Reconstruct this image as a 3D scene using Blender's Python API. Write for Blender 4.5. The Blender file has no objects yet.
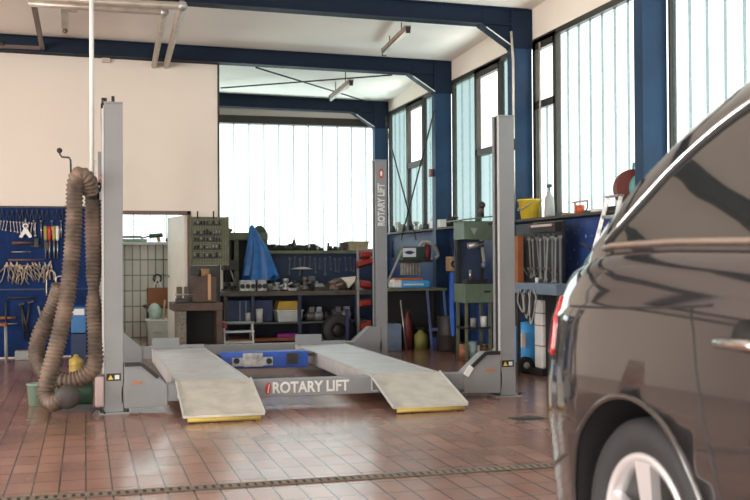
import bpy, bmesh, math, random
from mathutils import Vector, Matrix
random.seed(7)
C = bpy.context.scene.collection
R = math.radians
EYE = 1.12
F = 1041.7
YAW, PITCH, ROLL = R(15.55), R(0.66), R(0.35)
# ------------------------------------------------------------------ camera
fw = Vector((math.sin(YAW)*math.cos(PITCH), math.cos(YAW)*math.cos(PITCH), math.sin(PITCH)))
rt = Vector((math.cos(YAW), -math.sin(YAW), 0))
up = rt.cross(fw)
rt2 = rt*math.cos(ROLL) - up*math.sin(ROLL)
up2 = up*math.cos(ROLL) + rt*math.sin(ROLL)
cam_loc = Vector((0, 0, EYE))
cd = bpy.data.cameras.new('camera'); cam = bpy.data.objects.new('camera', cd); C.objects.link(cam)
M = Matrix((rt2, up2, -fw)).transposed().to_4x4(); M.translation = cam_loc
cam.matrix_world = M
cd.lens = 50; cd.sensor_width = 36; cd.clip_start = 0.05
cd.dof.use_dof = True; cd.dof.focus_distance = 9.0; cd.dof.aperture_fstop = 4.0
bpy.context.scene.camera = cam

def ray(px, py):
    return fw + rt2*((px-375)/F) + up2*((250-py)/F)
def RY(px, py, Y): d = ray(px, py); return cam_loc + d*(Y/d.y)
def RX(px, py, X): d = ray(px, py); return cam_loc + d*(X/d.x)
def RZ(px, py, Z): d = ray(px, py); return cam_loc + d*((Z-EYE)/d.z)
def RD(px, py, D): return cam_loc + ray(px, py)*D

# ------------------------------------------------------------------ materials
MT = {}
def mat(name, col, rough=.5, metal=0, var=.12, scale=6, bump=0, coat=0, spec=.5, col2=None, detail=4):
    if name in MT: return MT[name]
    m = bpy.data.materials.new(name); m.use_nodes = True; nt = m.node_tree; N = nt.nodes; L = nt.links
    b = N['Principled BSDF']
    b.inputs['Roughness'].default_value = rough; b.inputs['Metallic'].default_value = metal
    b.inputs['Coat Weight'].default_value = coat; b.inputs['Coat Roughness'].default_value = .04
    b.inputs['Specular IOR Level'].default_value = spec
    tc = N.new('ShaderNodeTexCoord'); no = N.new('ShaderNodeTexNoise'); no.inputs['Scale'].default_value = scale
    no.inputs['Detail'].default_value = detail
    L.new(tc.outputs['Object'], no.inputs['Vector'])
    mx = N.new('ShaderNodeMix'); mx.data_type = 'RGBA'
    c2 = col2 if col2 else tuple(max(0, c*(1-var*2)) for c in col)
    mx.inputs['A'].default_value = (*col, 1); mx.inputs['B'].default_value = (*c2, 1)
    cr = N.new('ShaderNodeMapRange'); cr.inputs['From Min'].default_value = .35; cr.inputs['From Max'].default_value = .75
    L.new(no.outputs['Fac'], cr.inputs['Value']); L.new(cr.outputs['Result'], mx.inputs['Factor'])
    L.new(mx.outputs['Result'], b.inputs['Base Color'])
    if bump:
        bp = N.new('ShaderNodeBump'); bp.inputs['Strength'].default_value = bump; bp.inputs['Distance'].default_value = .01
        L.new(no.outputs['Fac'], bp.inputs['Height']); L.new(bp.outputs['Normal'], b.inputs['Normal'])
    MT[name] = m; return m

cream = mat('cream_plaster', (.78, .705, .62), .85, var=.03, scale=.7)
ceilm = mat('ceiling_board', (.86, .80, .73), .9, var=.05, scale=.8)
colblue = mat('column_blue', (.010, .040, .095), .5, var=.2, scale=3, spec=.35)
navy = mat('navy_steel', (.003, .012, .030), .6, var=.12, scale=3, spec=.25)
lift = mat('lift_grey', (.225, .235, .245), .5, var=.05, scale=4)
liftl = mat('lift_edge', (.5, .5, .49), .45, var=.05)
plate = mat('runway_plate', (.62, .63, .64), .45, metal=.25, var=.10, scale=5)
blueb = mat('tool_board_blue', (.004, .026, .115), .75, var=.25, scale=5, spec=.2)
blued = mat('dark_blue_board', (.010, .03, .085), .55, var=.2, scale=4)
bluep = mat('bright_blue', (.02, .09, .45), .4, var=.15)
tarp = mat('blue_tarp', (.015, .16, .50), .4, var=.2, scale=9, bump=.6)
steel = mat('tool_steel', (.42, .40, .37), .35, metal=.8, var=.2, scale=20)
dsteel = mat('dark_steel', (.045, .042, .04), .5, metal=.4, var=.2, scale=12)
alu = mat('cast_aluminium', (.46, .46, .45), .4, metal=.6, var=.3, scale=15)
galv = mat('galvanised_pipe', (.52, .47, .40), .4, metal=.5, var=.15, scale=8)
brown = mat('oily_wood', (.085, .05, .035), .6, var=.25, scale=7)
benchm = mat('bench_top_oiled', (.09, .075, .055), .55, var=.25, scale=8)
woodl = mat('light_wood', (.50, .30, .15), .6, var=.1)
orangew = mat('orange_brown_wood', (.30, .10, .035), .6, var=.15)
black = mat('black_rubber', (.012, .012, .013), .6, var=.1)
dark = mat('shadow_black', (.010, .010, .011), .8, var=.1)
white = mat('white_paint', (.75, .75, .72), .5, var=.05)
wplast = mat('white_plastic', (.68, .68, .66), .4, var=.06)
red = mat('red_paint', (.5, .03, .02), .45, var=.15)
yellow = mat('yellow_plastic', (.75, .55, .05), .45, var=.1)
yell2 = mat('dull_yellow', (.45, .33, .07), .5, var=.2)
green = mat('machine_green', (.12, .17, .12), .5, var=.12)
green2 = mat('olive_green', (.13, .14, .08), .55, var=.2, scale=10)
greend = mat('motor_green', (.035, .085, .05), .45, var=.12)
card = mat('cardboard', (.38, .24, .13), .8, var=.1)
wicker = mat('wicker_beige', (.36, .31, .19), .8, var=.2, scale=40)
lblue = mat('light_blue_plastic', (.06, .34, .75), .4, var=.1)
magenta = mat('magenta_plastic', (.30, .02, .25), .5)
pink = mat('pink_grey_cover', (.45, .35, .33), .5, var=.05)
concrete = mat('speckled_concrete', (.22, .19, .16), .85, var=.3, scale=40)
winframe = mat('bronze_window_frame', (.035, .029, .021), .5, var=.15)
chrome = mat('chrome', (.75, .75, .76), .12, metal=1, var=.02)
rimm = mat('alloy_silver', (.74, .74, .76), .3, metal=.55, var=.02)
greyp = mat('grey_plastic', (.30, .31, .30), .5, var=.08)
teal = mat('teal_paint', (.10, .30, .28), .5, var=.1)
maroon = mat('maroon_reel', (.14, .02, .015), .45, var=.2)
paint = mat('car_paint', (.092, .089, .094), .07, metal=.75, var=.0, coat=1)
hosem = None

def floor_mat():
    m = bpy.data.materials.new('terracotta_tiles'); m.use_nodes = True; nt = m.node_tree; N = nt.nodes; L = nt.links
    b = N['Principled BSDF']; b.inputs['Specular IOR Level'].default_value = .7
    tc = N.new('ShaderNodeTexCoord'); mp = N.new('ShaderNodeMapping'); mp.inputs['Rotation'].default_value[2] = R(90)
    L.new(tc.outputs['Object'], mp.inputs['Vector'])
    br = N.new('ShaderNodeTexBrick'); L.new(mp.outputs['Vector'], br.inputs['Vector'])
    br.offset = 0.0; br.squash = 1
    br.inputs['Scale'].default_value = 1; br.inputs['Brick Width'].default_value = .256; br.inputs['Row Height'].default_value = .128
    br.inputs['Mortar Size'].default_value = .0045; br.inputs['Mortar Smooth'].default_value = .2; br.inputs['Bias'].default_value = 0
    br.inputs['Color1'].default_value = (.38, .205, .155, 1); br.inputs['Color2'].default_value = (.31, .165, .125, 1)
    br.inputs['Mortar'].default_value = (.055, .038, .032, 1)
    no = N.new('ShaderNodeTexNoise'); no.inputs['Scale'].default_value = 1.3; no.inputs['Detail'].default_value = 5
    L.new(tc.outputs['Object'], no.inputs['Vector'])
    mr = N.new('ShaderNodeMapRange'); mr.inputs['From Min'].default_value = .35; mr.inputs['From Max'].default_value = .7
    mr.inputs['To Min'].default_value = 1; mr.inputs['To Max'].default_value = .72
    L.new(no.outputs['Fac'], mr.inputs['Value'])
    mx = N.new('ShaderNodeMix'); mx.data_type = 'RGBA'; mx.blend_type = 'MULTIPLY'; mx.inputs['Factor'].default_value = 1
    L.new(br.outputs['Color'], mx.inputs['A']); L.new(mr.outputs['Result'], mx.inputs['B']); L.new(mx.outputs['Result'], b.inputs['Base Color'])
    n2 = N.new('ShaderNodeTexNoise'); n2.inputs['Scale'].default_value = 3; L.new(tc.outputs['Object'], n2.inputs['Vector'])
    m2 = N.new('ShaderNodeMapRange'); m2.inputs['To Min'].default_value = .13; m2.inputs['To Max'].default_value = .30
    L.new(n2.outputs['Fac'], m2.inputs['Value']); L.new(m2.outputs['Result'], b.inputs['Roughness'])
    bp = N.new('ShaderNodeBump'); bp.inputs['Strength'].default_value = .4; bp.inputs['Distance'].default_value = .002; bp.invert = True
    L.new(br.outputs['Fac'], bp.inputs['Height']); L.new(bp.outputs['Normal'], b.inputs['Normal'])
    return m
def tile_mat():
    m = bpy.data.materials.new('white_wall_tiles'); m.use_nodes = True; nt = m.node_tree; N = nt.nodes; L = nt.links
    b = N['Principled BSDF']; b.inputs['Roughness'].default_value = .3
    tc = N.new('ShaderNodeTexCoord'); mp = N.new('ShaderNodeMapping'); mp.inputs['Rotation'].default_value[0] = R(90)
    L.new(tc.outputs['Object'], mp.inputs['Vector'])
    br = N.new('ShaderNodeTexBrick'); L.new(mp.outputs['Vector'], br.inputs['Vector']); br.offset = 0
    br.inputs['Scale'].default_value = 1; br.inputs['Brick Width'].default_value = .115; br.inputs['Row Height'].default_value = .235
    br.inputs['Mortar Size'].default_value = .009; br.inputs['Mortar Smooth'].default_value = .1
    br.inputs['Color1'].default_value = (.62, .60, .50, 1); br.inputs['Color2'].default_value = (.50, .47, .38, 1)
    br.inputs['Mortar'].default_value = (.05, .05, .04, 1)
    L.new(br.outputs['Color'], b.inputs['Base Color'])
    return m
def glaze_mat(name, tint, trans=.75):
    # translucent cast channel glass: part of the light goes straight on, part is scattered
    m = bpy.data.materials.new(name); m.use_nodes = True; nt = m.node_tree; N = nt.nodes; L = nt.links
    N.remove(N['Principled BSDF']); out = N['Material Output']
    tr = N.new('ShaderNodeBsdfTransparent'); tr.inputs['Color'].default_value = (*tint, 1)
    tl = N.new('ShaderNodeBsdfTranslucent'); tl.inputs['Color'].default_value = (*tint, 1)
    gl = N.new('ShaderNodeBsdfGlossy'); gl.inputs['Roughness'].default_value = .25
    m1 = N.new('ShaderNodeMixShader'); m1.inputs['Fac'].default_value = 1-trans
    L.new(tr.outputs[0], m1.inputs[1]); L.new(tl.outputs[0], m1.inputs[2])
    m2 = N.new('ShaderNodeMixShader'); m2.inputs['Fac'].default_value = .06
    L.new(m1.outputs[0], m2.inputs[1]); L.new(gl.outputs[0], m2.inputs[2]); L.new(m2.outputs[0], out.inputs['Surface'])
    return m
def hose_mat():
    m = bpy.data.materials.new('corrugated_hose'); m.use_nodes = True; N = m.node_tree.nodes; L = m.node_tree.links
    b = N['Principled BSDF']; b.inputs['Roughness'].default_value = .6
    tc = N.new('ShaderNodeTexCoord'); no = N.new('ShaderNodeTexNoise'); no.inputs['Scale'].default_value = 5
    L.new(tc.outputs['Object'], no.inputs['Vector'])
    cr = N.new('ShaderNodeValToRGB'); cr.color_ramp.elements[0].position = .38; cr.color_ramp.elements[0].color = (.06, .042, .030, 1)
    cr.color_ramp.elements[1].position = .65; cr.color_ramp.elements[1].color = (.17, .118, .085, 1)
    L.new(no.outputs['Fac'], cr.inputs['Fac']); L.new(cr.outputs['Color'], b.inputs['Base Color'])
    return m
hosem = hose_mat()
def glass_mat(name, col, alpha):
    m = bpy.data.materials.new(name); m.use_nodes = True; nt = m.node_tree; N = nt.nodes; L = nt.links
    N.remove(N['Principled BSDF']); out = N['Material Output']
    tr = N.new('ShaderNodeBsdfTransparent'); tr.inputs['Color'].default_value = (*col, 1)
    gl = N.new('ShaderNodeBsdfGlossy'); gl.inputs['Roughness'].default_value = .01; gl.inputs['Color'].default_value = (.9, .9, .9, 1)
    mx = N.new('ShaderNodeMixShader'); mx.inputs['Fac'].default_value = alpha
    L.new(tr.outputs[0], mx.inputs[1]); L.new(gl.outputs[0], mx.inputs[2]); L.new(mx.outputs[0], out.inputs['Surface'])
    return m
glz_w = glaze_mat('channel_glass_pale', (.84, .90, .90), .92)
glz_c = glaze_mat('channel_glass_cyan', (.46, .53, .53), .92)  # far bays: dimmer daylight put into a darker tint of the glass
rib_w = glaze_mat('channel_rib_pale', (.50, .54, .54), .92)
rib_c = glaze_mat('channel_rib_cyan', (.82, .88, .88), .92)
clear = glass_mat('clear_pane', (.97, .97, .97), .05)
tint = glass_mat('tinted_car_glass', (.25, .27, .26), .22)

# ------------------------------------------------------------------ mesh builder
class MB:
    def __init__(s): s.v = []; s.f = []; s.sm = []
    def add(s, vs, fs, smooth=False):
        o = len(s.v); s.v += [Vector(v) for v in vs]
        s.f += [tuple(i+o for i in f) for f in fs]; s.sm += [smooth]*len(fs); return s
    def box(s, a, b, rz=0, piv=None):
        (x0, y0, z0), (x1, y1, z1) = a, b
        vs = [Vector(p) for p in ((x0,y0,z0),(x1,y0,z0),(x1,y1,z0),(x0,y1,z0),(x0,y0,z1),(x1,y0,z1),(x1,y1,z1),(x0,y1,z1))]
        if rz:
            c = Vector(piv) if piv else Vector(((x0+x1)/2, (y0+y1)/2, 0))
            m = Matrix.Rotation(rz, 4, 'Z'); vs = [m @ (v-c) + c for v in vs]
        return s.add(vs, [(0,3,2,1),(4,5,6,7),(0,1,5,4),(1,2,6,5),(2,3,7,6),(3,0,4,7)])
    def obox(s, p0, p1, w, h, upv=(0,0,1)):
        p0 = Vector(p0); p1 = Vector(p1); d = (p1-p0).normalized(); u = Vector(upv)
        if abs(d.dot(u)) > .98: u = Vector((0, 1, 0))
        a = d.cross(u).normalized(); b = a.cross(d).normalized()
        vs = [p + a*(sx*w/2) + b*(sy*h/2) for p in (p0, p1) for sx, sy in ((-1,-1),(1,-1),(1,1),(-1,1))]
        return s.add(vs, [(0,1,2,3),(7,6,5,4),(0,4,5,1),(1,5,6,2),(2,6,7,3),(3,7,4,0)])
    def tube(s, pts, r, n=10, cap=True, radii=None):
        pts = [Vector(p) for p in pts]; k = len(pts)
        rs = radii if radii else [r]*k
        t0 = (pts[1]-pts[0]).normalized(); a = t0.orthogonal().normalized()
        vs = []
        for i, p in enumerate(pts):
            t = (pts[min(i+1, k-1)] - pts[max(i-1, 0)])
            t = t.normalized() if t.length > 1e-9 else t0
            a = (a - t*a.dot(t)); a = a.normalized() if a.length > 1e-6 else t.orthogonal().normalized()
            b = t.cross(a)
            vs += [p + (a*math.cos(2*math.pi*j/n) + b*math.sin(2*math.pi*j/n))*rs[i] for j in range(n)]
        fs = [(i*n+j, i*n+(j+1)%n, (i+1)*n+(j+1)%n, (i+1)*n+j) for i in range(k-1) for j in range(n)]
        s.add(vs, fs, True)
        if cap:
            o = len(s.v) - k*n
            s.f += [tuple(o+j for j in reversed(range(n))), tuple(o+(k-1)*n+j for j in range(n))]; s.sm += [False, False]
        return s
    def cyl(s, p0, p1, r, n=16, r2=None): return s.tube([p0, p1], r, n, True, [r, r if r2 is None else r2])
    def lathe(s, prof, c, axis='z', n=24):
        c = Vector(c); vs = []
        ax = {'z': (Vector((1,0,0)), Vector((0,1,0)), Vector((0,0,1))), 'x': (Vector((0,1,0)), Vector((0,0,1)), Vector((1,0,0))),
              'y': (Vector((0,0,1)), Vector((1,0,0)), Vector((0,1,0)))}[axis]
        for r, h in prof:
            vs += [c + ax[2]*h + (ax[0]*math.cos(2*math.pi*j/n) + ax[1]*math.sin(2*math.pi*j/n))*max(r, 1e-4) for j in range(n)]
        k = len(prof)
        fs = [(i*n+j, i*n+(j+1)%n, (i+1)*n+(j+1)%n, (i+1)*n+j) for i in range(k-1) for j in range(n)]
        s.add(vs, fs, True); return s
    def prism(s, poly, ext):
        # poly: 3D points, ext: extrusion vector
        e = Vector(ext); n = len(poly); vs = [Vector(p) for p in poly] + [Vector(p)+e for p in poly]
        fs = [tuple(reversed(range(n))), tuple(range(n, 2*n))] + [(i, (i+1) % n, n+(i+1) % n, n+i) for i in range(n)]
        return s.add(vs, fs)
    def blob(s, c, r, sc=(1,1,1), n=10, noise=0):
        c = Vector(c); vs = []; m = n//2+1
        for i in range(m+1):
            th = math.pi*i/m
            for j in range(n):
                ph = 2*math.pi*j/n; k = 1+random.uniform(-noise, noise)
                vs.append(c + Vector((math.sin(th)*math.cos(ph)*sc[0], math.sin(th)*math.sin(ph)*sc[1], math.cos(th)*sc[2]))*r*k)
        fs = [(i*n+j, (i+1)*n+j, (i+1)*n+(j+1)%n, i*n+(j+1)%n) for i in range(m) for j in range(n)]
        return s.add(vs, fs, True)
    def build(s, name, m, parent=None, bevel=0, origin=None):
        if origin is None:
            if parent is not None: origin = W(parent)
            else:
                xs = [v.x for v in s.v]; ys = [v.y for v in s.v]; zs = [v.z for v in s.v]
                origin = Vector(((min(xs)+max(xs))/2, (min(ys)+max(ys))/2, min(zs)))
        me = bpy.data.meshes.new(name)
        me.from_pydata([tuple(v-origin) for v in s.v], [], s.f); me.update()
        bm = bmesh.new(); bm.from_mesh(me); bmesh.ops.recalc_face_normals(bm, faces=bm.faces)
        for i, f in enumerate(bm.faces): f.smooth = s.sm[i] if i < len(s.sm) else False
        bm.to_mesh(me); bm.free()
        me.materials.append(m)
        o = bpy.data.objects.new(name, me); C.objects.link(o)
        if parent is not None: o.parent = parent
        else: o.location = origin
        if bevel:
            b = o.modifiers.new('bevel', 'BEVEL'); b.width = bevel; b.segments = 2; b.limit_method = 'ANGLE'
        return o
def W(o):
    p = Vector(o.location)
    while o.parent is not None: o = o.parent; p = p + Vector(o.location)
    return p
def tag(o, label=None, cat=None, group=None, kind=None):
    if label: o['label'] = label
    if cat: o['category'] = cat
    if group: o['group'] = group
    if kind: o['kind'] = kind
    return o
def thing(name, label, cat, loc, group=None):
    o = bpy.data.objects.new(name, None); C.objects.link(o); o.location = Vector(loc); o.empty_display_size = .05
    return tag(o, label, cat, group)
def struct(name, mb, m, **k): return tag(mb.build(name, m, **k), kind='structure')
def dup(o, loc=None, parent=None, rot=None, sc=None, label=None, group=None):
    c = o.copy(); C.objects.link(c)
    if parent is not None: c.parent = parent
    if loc is not None: c.location = Vector(loc)
    if rot is not None: c.rotation_euler = rot
    if sc is not None: c.scale = (sc,)*3 if not hasattr(sc, '__len__') else sc
    if label: c['label'] = label
    if group: c['group'] = group
    for ch in list(o.children): dup(ch, parent=c)
    return c
def bp(mb, x0, x1, y0, y1, Y, dep):
    """box whose front face stands in the plane Y and spans those pixels"""
    ym = (y0+y1)/2; xm = (x0+x1)/2
    mb.box((RY(x0, ym, Y).x, Y, RY(xm, y1, Y).z), (RY(x1, ym, Y).x, Y+dep, RY(xm, y0, Y).z)); return mb
def bpf(mb, x0, x1, y0, Y, dep, z0=0):
    mb.box((RY(x0, y0, Y).x, Y, z0), (RY(x1, y0, Y).x, Y+dep, RY((x0+x1)/2, y0, Y).z)); return mb
def spline(pts, n=12):
    pts = [Vector(p) for p in pts]; out = []
    P = [pts[0]*2-pts[1]] + pts + [pts[-1]*2-pts[-2]]
    for i in range(1, len(P)-2):
        for k in range(n):
            t = k/n; a, b, c, d = P[i-1], P[i], P[i+1], P[i+2]
            out.append(.5*((2*b) + (c-a)*t + (2*a-5*b+4*c-d)*t*t + (3*b-a-3*c+d)*t**3))
    out.append(pts[-1]); return out
def text(s, name, m, parent, loc, rot, size, ext=.001, off=.012, sx=1):
    cu = bpy.data.curves.new(name, 'FONT'); cu.body = s; cu.size = size; cu.extrude = ext; cu.offset = off*size; cu.align_x = 'LEFT'; cu.align_y = 'CENTER'
    t = bpy.data.objects.new(name, cu); C.objects.link(t)
    bpy.context.view_layer.update()
    me = bpy.data.meshes.new_from_object(t.evaluated_get(bpy.context.evaluated_depsgraph_get()))
    bpy.data.objects.remove(t)
    me.materials.clear(); me.materials.append(m)
    o = bpy.data.objects.new(name, me); C.objects.link(o); o.parent = parent
    o.location = Vector(loc) - W(parent); o.rotation_euler = rot; o.scale = (sx, 1, 1)
    return o

# ------------------------------------------------------------------ room shell
XR, YW, YB, ZC = 4.66, 13.1, 16.2, 4.4
XL, YF = -7.0, -6.0
colY = [15.95, 12.99, 10.42, 7.72, 4.82, 2.02, -.78, -3.58]
struct('floor', MB().box((XL-.2, YF-.2, -.12), (XR+.2, YB+.2, 0)), floor_mat(), origin=Vector((0, 0, 0)))
def zc(Y): return 3.84-.03*(Y-10.42)
def tilt(mb):
    for v in mb.v: v.z += .012*(4.43-v.x)
    return mb
cl_ = tilt(MB().prism([(XL-.2, YF-.2, zc(YF-.2)), (XL-.2, YB+.2, zc(YB+.2)), (XL-.2, YB+.2, 4.7), (XL-.2, YF-.2, 4.7)], (XR-XL+.4, 0, 0)))
struct('ceiling', cl_, ceilm)
# right wall: solid below the sill, band above the windows
wr = MB().box((XR, YF, 0), (XR+.2, YB+.2, 1.54)); wr.box((XR, YF, 3.49), (XR+.2, YB+.2, ZC))
struct('wall_right', wr, cream)
# back wall: parapet and lintel strip
XT = 1.45
wb = MB().box((XT, YB, 0), (XR, YB+.2, 1.27)).box((XL, YB, 3.42), (XR, YB+.2, ZC)).box((XL, YB, 0), (-3, YB+.2, 3.42))
struct('wall_back', wb, cream)
struct('wall_back', MB().box((-3, YB, 0), (XT, YB+.2, 1.42)), tile_mat(), origin=Vector((0, 0, 0)))
# partition wall (cream) with a passage
xe = RY(218, 160, YW).x; xd1 = RY(188, 270, YW).x; xd0 = RY(98, 270, YW).x; zd = RY(150, 212, YW).z
wp = MB().box((XL, YW, 0), (xd0, YW+.12, 4.0)).box((xd0, YW, zd), (xd1, YW+.12, 4.0)).box((xd1, YW, 0), (xe, YW+.12, 4.0))
struct('wall_partition', wp, cream)
dt = MB().box((xd0, YW-.012, zd-.03), (xd1+.03, YW+.13, zd+.015)).box((xd1-.005, YW-.012, 0), (xd1+.04, YW+.13, zd+.015))
struct('trim_1', dt, mat('door_trim', (.16, .10, .08), .6))
struct('trim_2', MB().box((xe-.005, YW-.01, 0), (xe+.02, YW+.13, ZC-.2)), dsteel)
# left wall with gate openings, front wall behind the camera with gate openings
wl = MB()
gates = [(-4.6, -1.2), (.2, 3.6), (5.0, 8.4)]
y = YF
for a, b in gates:
    wl.box((XL-.2, y, 0), (XL, a, ZC)); wl.box((XL-.2, a, 3.1), (XL, b, ZC)); y = b
wl.box((XL-.2, y, 0), (XL, YB+.2, ZC)); struct('wall_left', wl, cream)
wf = MB(); x = XL
fg = [(-6.0, -2.6), (-1.6, 1.8)]
for a, b in fg:
    wf.box((x, YF-.2, 0), (a, YF, ZC)); wf.box((a, YF-.2, 3.1), (b, YF, ZC)); x = b
wf.box((x, YF-.2, 0), (XR+.2, YF, ZC)); struct('wall_front', wf, cream)
# ground outside the gates
struct('ground', MB().box((-60, -60, -.3), (60, 60, -.13)), mat('yard_paving', (.6, .6, .58), .9))

# steel portal frames: columns and beams with haunches
tn = 3
def beam(Y, x0):
    global tn
    mb = MB(); ZC = zc(Y+.09); zb = ZC-.19
    t = .012
    mb.box((x0, Y-.09, zb), (XR-.22, Y+.09, zb+t)).box((x0, Y-.09, ZC-t), (XR-.05, Y+.09, ZC-.001)).box((x0, Y-.045, zb), (XR-.2, Y+.045, ZC-.001))
    pts = [(XR-.22, Y-.05, zb-.22), (XR-.22, Y-.05, ZC-.01), (XR-.56, Y-.05, ZC-.01), (XR-.56, Y-.05, zb+.005)]
    mb.prism(pts, (0, .10, 0))
    mb.obox((XR-.58, Y, zb+.0), (XR-.2, Y, zb-.24), .18, .012, (0, 0, 1))
    mb.box((XR-.245, Y-.075, zb-.24), (XR-.005, Y+.075, ZC-.001))
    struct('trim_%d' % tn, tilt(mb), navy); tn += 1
    k = MB().obox((XR-.54, Y-.088, zb-.032), (XR-.24, Y-.088, zb-.222), .010, .010)  # white bar drawn as the highlight along the haunch's lower edge
    struct('trim_%d' % tn, k, white); tn += 1
def column(Y, w=.20):
    global tn
    mb = MB(); x0, x1 = XR-.235, XR-.01; ZC = zc(Y+.1)-.42
    w = .14; mb.box((x0, Y-w/2, 0), (x1, Y+w/2, ZC-.001))
    mb.box((x0-.04, Y-w/2-.04, 0), (x1, Y+w/2+.04, .02))
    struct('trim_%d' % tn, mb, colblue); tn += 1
for i, Y in enumerate(colY):
    column(Y, .2 if i else .16)
    beam(Y, XL if i else xe)
# ------------------------------------------------------------------ windows
def ribs_x(x0, x1, z0, z1, y, step, gm, rm, win):
    """channel glass in a wall that runs along X"""
    g = MB().box((x0, y, z0), (x1, y+.008, z1)); g.build('glazing', gm, win)
    n = max(1, round((x1-x0)/step)); r = MB()
    for i in range(n+1):
        xx = x0 + (x1-x0)*i/n; r.box((xx-.009, y-.03, z0), (xx+.009, y-.001, z1))
    r.build('glass_ribs', rm, win)
def ribs_y(y0, y1, z0, z1, x, step, gm, rm, win):
    g = MB().box((x, y0, z0), (x+.008, y1, z1)); g.build('glazing', gm, win)
    n = max(1, round((y1-y0)/step)); r = MB()
    for i in range(n+1):
        yy = y0 + (y1-y0)*i/n; r.box((x-.024, yy-.006, z0), (x-.001, yy+.006, z1))
    r.build('glass_ribs', rm, win)
def winobj(n, loc):
    o = bpy.data.objects.new('window_%d' % n, None); C.objects.link(o); o.location = loc; o['kind'] = 'structure'; return o
# back window
w = winobj(1, (2.5, YB, 1.36))
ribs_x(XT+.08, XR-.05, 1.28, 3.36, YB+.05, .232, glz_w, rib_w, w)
MB().box((XT, YB-.02, 3.30), (XR, YB+.16, 3.42)).box((XT, YB-.04, 1.26), (XR, YB+.16, 1.29)).box((XT, YB-.01, 1.28), (XT+.08, YB+.12, 3.36)).build('window_frame', winframe, w)
w = winobj(2, (-.5, YB, 1.42)); MB().box((-3, YB-.28, 1.40), (XT, YB-.03, 1.44)).build('window_sill', wplast, w)
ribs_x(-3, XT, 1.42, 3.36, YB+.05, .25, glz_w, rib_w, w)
MB().box((-3, YB-.03, 1.40), (XT, YB+.16, 1.44)).box((-3, YB-.01, 3.34), (XT, YB+.12, 3.42)).build('window_frame', winframe, w)
# side windows, bay by bay: list of (y0, y1, kind)
def bay(n, ya, yb, split, gm, rm, zsill=1.56):
    """ya<yb; split = (c0, c1, zt, zbot): clear casement between c0 and c1, transom heights"""
    w = winobj(n, (XR, (ya+yb)/2, zsill)); f = MB(); X = XR+.03; z0, z1 = zsill, 3.48
    a_, b_ = XR-.015, XR+.045
    f.box((a_, ya, z1-.04), (b_, yb, z1+.02)); f.box((XR-.05, ya, z0-.03), (XR+.12, yb, z0+.01))
    f.box((a_, ya, z0), (b_, ya+.03, z1)); f.box((a_, yb-.03, z0), (b_, yb, z1))
    if split is None:
        ribs_y(ya+.03, yb-.03, z0, z1-.04, X, .235, gm, rm, w)
    else:
        c0, c1, zs = split
        ribs_y(ya+.03, c0, z0, z1-.04, X, .235, gm, rm, w)
        if yb-c1 > .2: ribs_y(c1, yb-.03, z0, z1-.04, X, .235, gm, rm, w)
        f.box((a_, c0-.03, z0), (b_, c0+.045, z1)); f.box((a_, c1-.045, z0), (b_, c1+.03, z1))
        f.box((a_, c0, z1-.11), (b_, c1, z1)); f.box((a_, c0, zs-.04), (b_, c1, zs+.04))
        MB().box((X, c0+.04, zs+.04), (X+.005, c1-.04, z1-.11)).build('pane', clear, w)
        ribs_y(c0+.045, c1-.045, z0, zs-.04, X, .28, gm, rm, w)
    f.build('window_frame', winframe, w)
def ypx(px, X=XR): return RX(px, 200, X).y
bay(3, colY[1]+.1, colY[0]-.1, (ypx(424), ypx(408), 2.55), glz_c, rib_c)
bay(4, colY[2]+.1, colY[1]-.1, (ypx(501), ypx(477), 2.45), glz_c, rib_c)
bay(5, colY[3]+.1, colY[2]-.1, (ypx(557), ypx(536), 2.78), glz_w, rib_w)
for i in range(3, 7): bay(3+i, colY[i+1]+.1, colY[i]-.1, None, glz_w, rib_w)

# door leaf in the passage
h0 = Vector((xd1-.02, YW+.03, 0)); h1 = Vector((RY(169, 280, 14.0).x, 14.0, 0))
dz = RY(186, 213, YW).z - .02
dr = bpy.data.objects.new('door_1', None); C.objects.link(dr); dr.location = h0; dr['kind'] = 'structure'
mb = MB().obox(h0+Vector((0, 0, dz/2)), h1+Vector((0, 0, dz/2)), .035, dz-.01)
mb.build('door_panel', mat('door_white', (.72, .68, .60), .5, var=.04), dr)
hp = h0.lerp(h1, .88); MB().cyl(hp+Vector((-.02, 0, .95)), hp+Vector((-.08, -.01, .95)), .01).obox(hp+Vector((-.08, 0, .95)), hp+Vector((-.07, -.1, .95)), .015, .015).build('door_handle', steel, dr)

# ------------------------------------------------------------------ lift
PX0, PX1, PYF, PYR = .205, 3.37, 8.10, 11.72
lt = thing('car_lift', 'grey four post car lift with two runways standing on the tiled floor', 'car lift', (1.77, 9.9, 0))
PH = 2.32
def lift_post(x, y, name, side, first=False, ph=PH):
    mb = MB(); w = .062
    # C-channel post, open towards the other post
    s = side
    mb.box((x-w, y-.075, .012), (x+w, y-.063, ph)).box((x-w, y+.063, .012), (x+w, y+.075, ph))
    mb.box((x-s*w-.006, y-.075, .012), (x-s*w+.006, y+.075, ph))
    mb.box((x+s*w-.006, y-.075, .012), (x+s*w+.006, y-.035, ph)).box((x+s*w-.006, y+.035, .012), (x+s*w+.006, y+.075, ph))
    o = mb.build('post', lift, lt, bevel=.003)
    MB().box((x-.07, y-.083, ph), (x+.07, y+.083, ph+.012)).build('top_plate', lift, o)
    MB().box((x-.11, y-.12, 0), (x+.11, y+.12, .014)).build('base_plate', lift, o)
    b = MB()
    for dx in (-.09, .09):
        for dy in (-.1, .1): b.cyl((x+dx, y+dy, .014), (x+dx, y+dy, .035), .011, 6)
    b.build('anchor_bolt', dsteel, o)
    return o
pfl = lift_post(PX0, PYF, 'post', 1); pfr = lift_post(PX1, PYF, 'post', -1)
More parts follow.
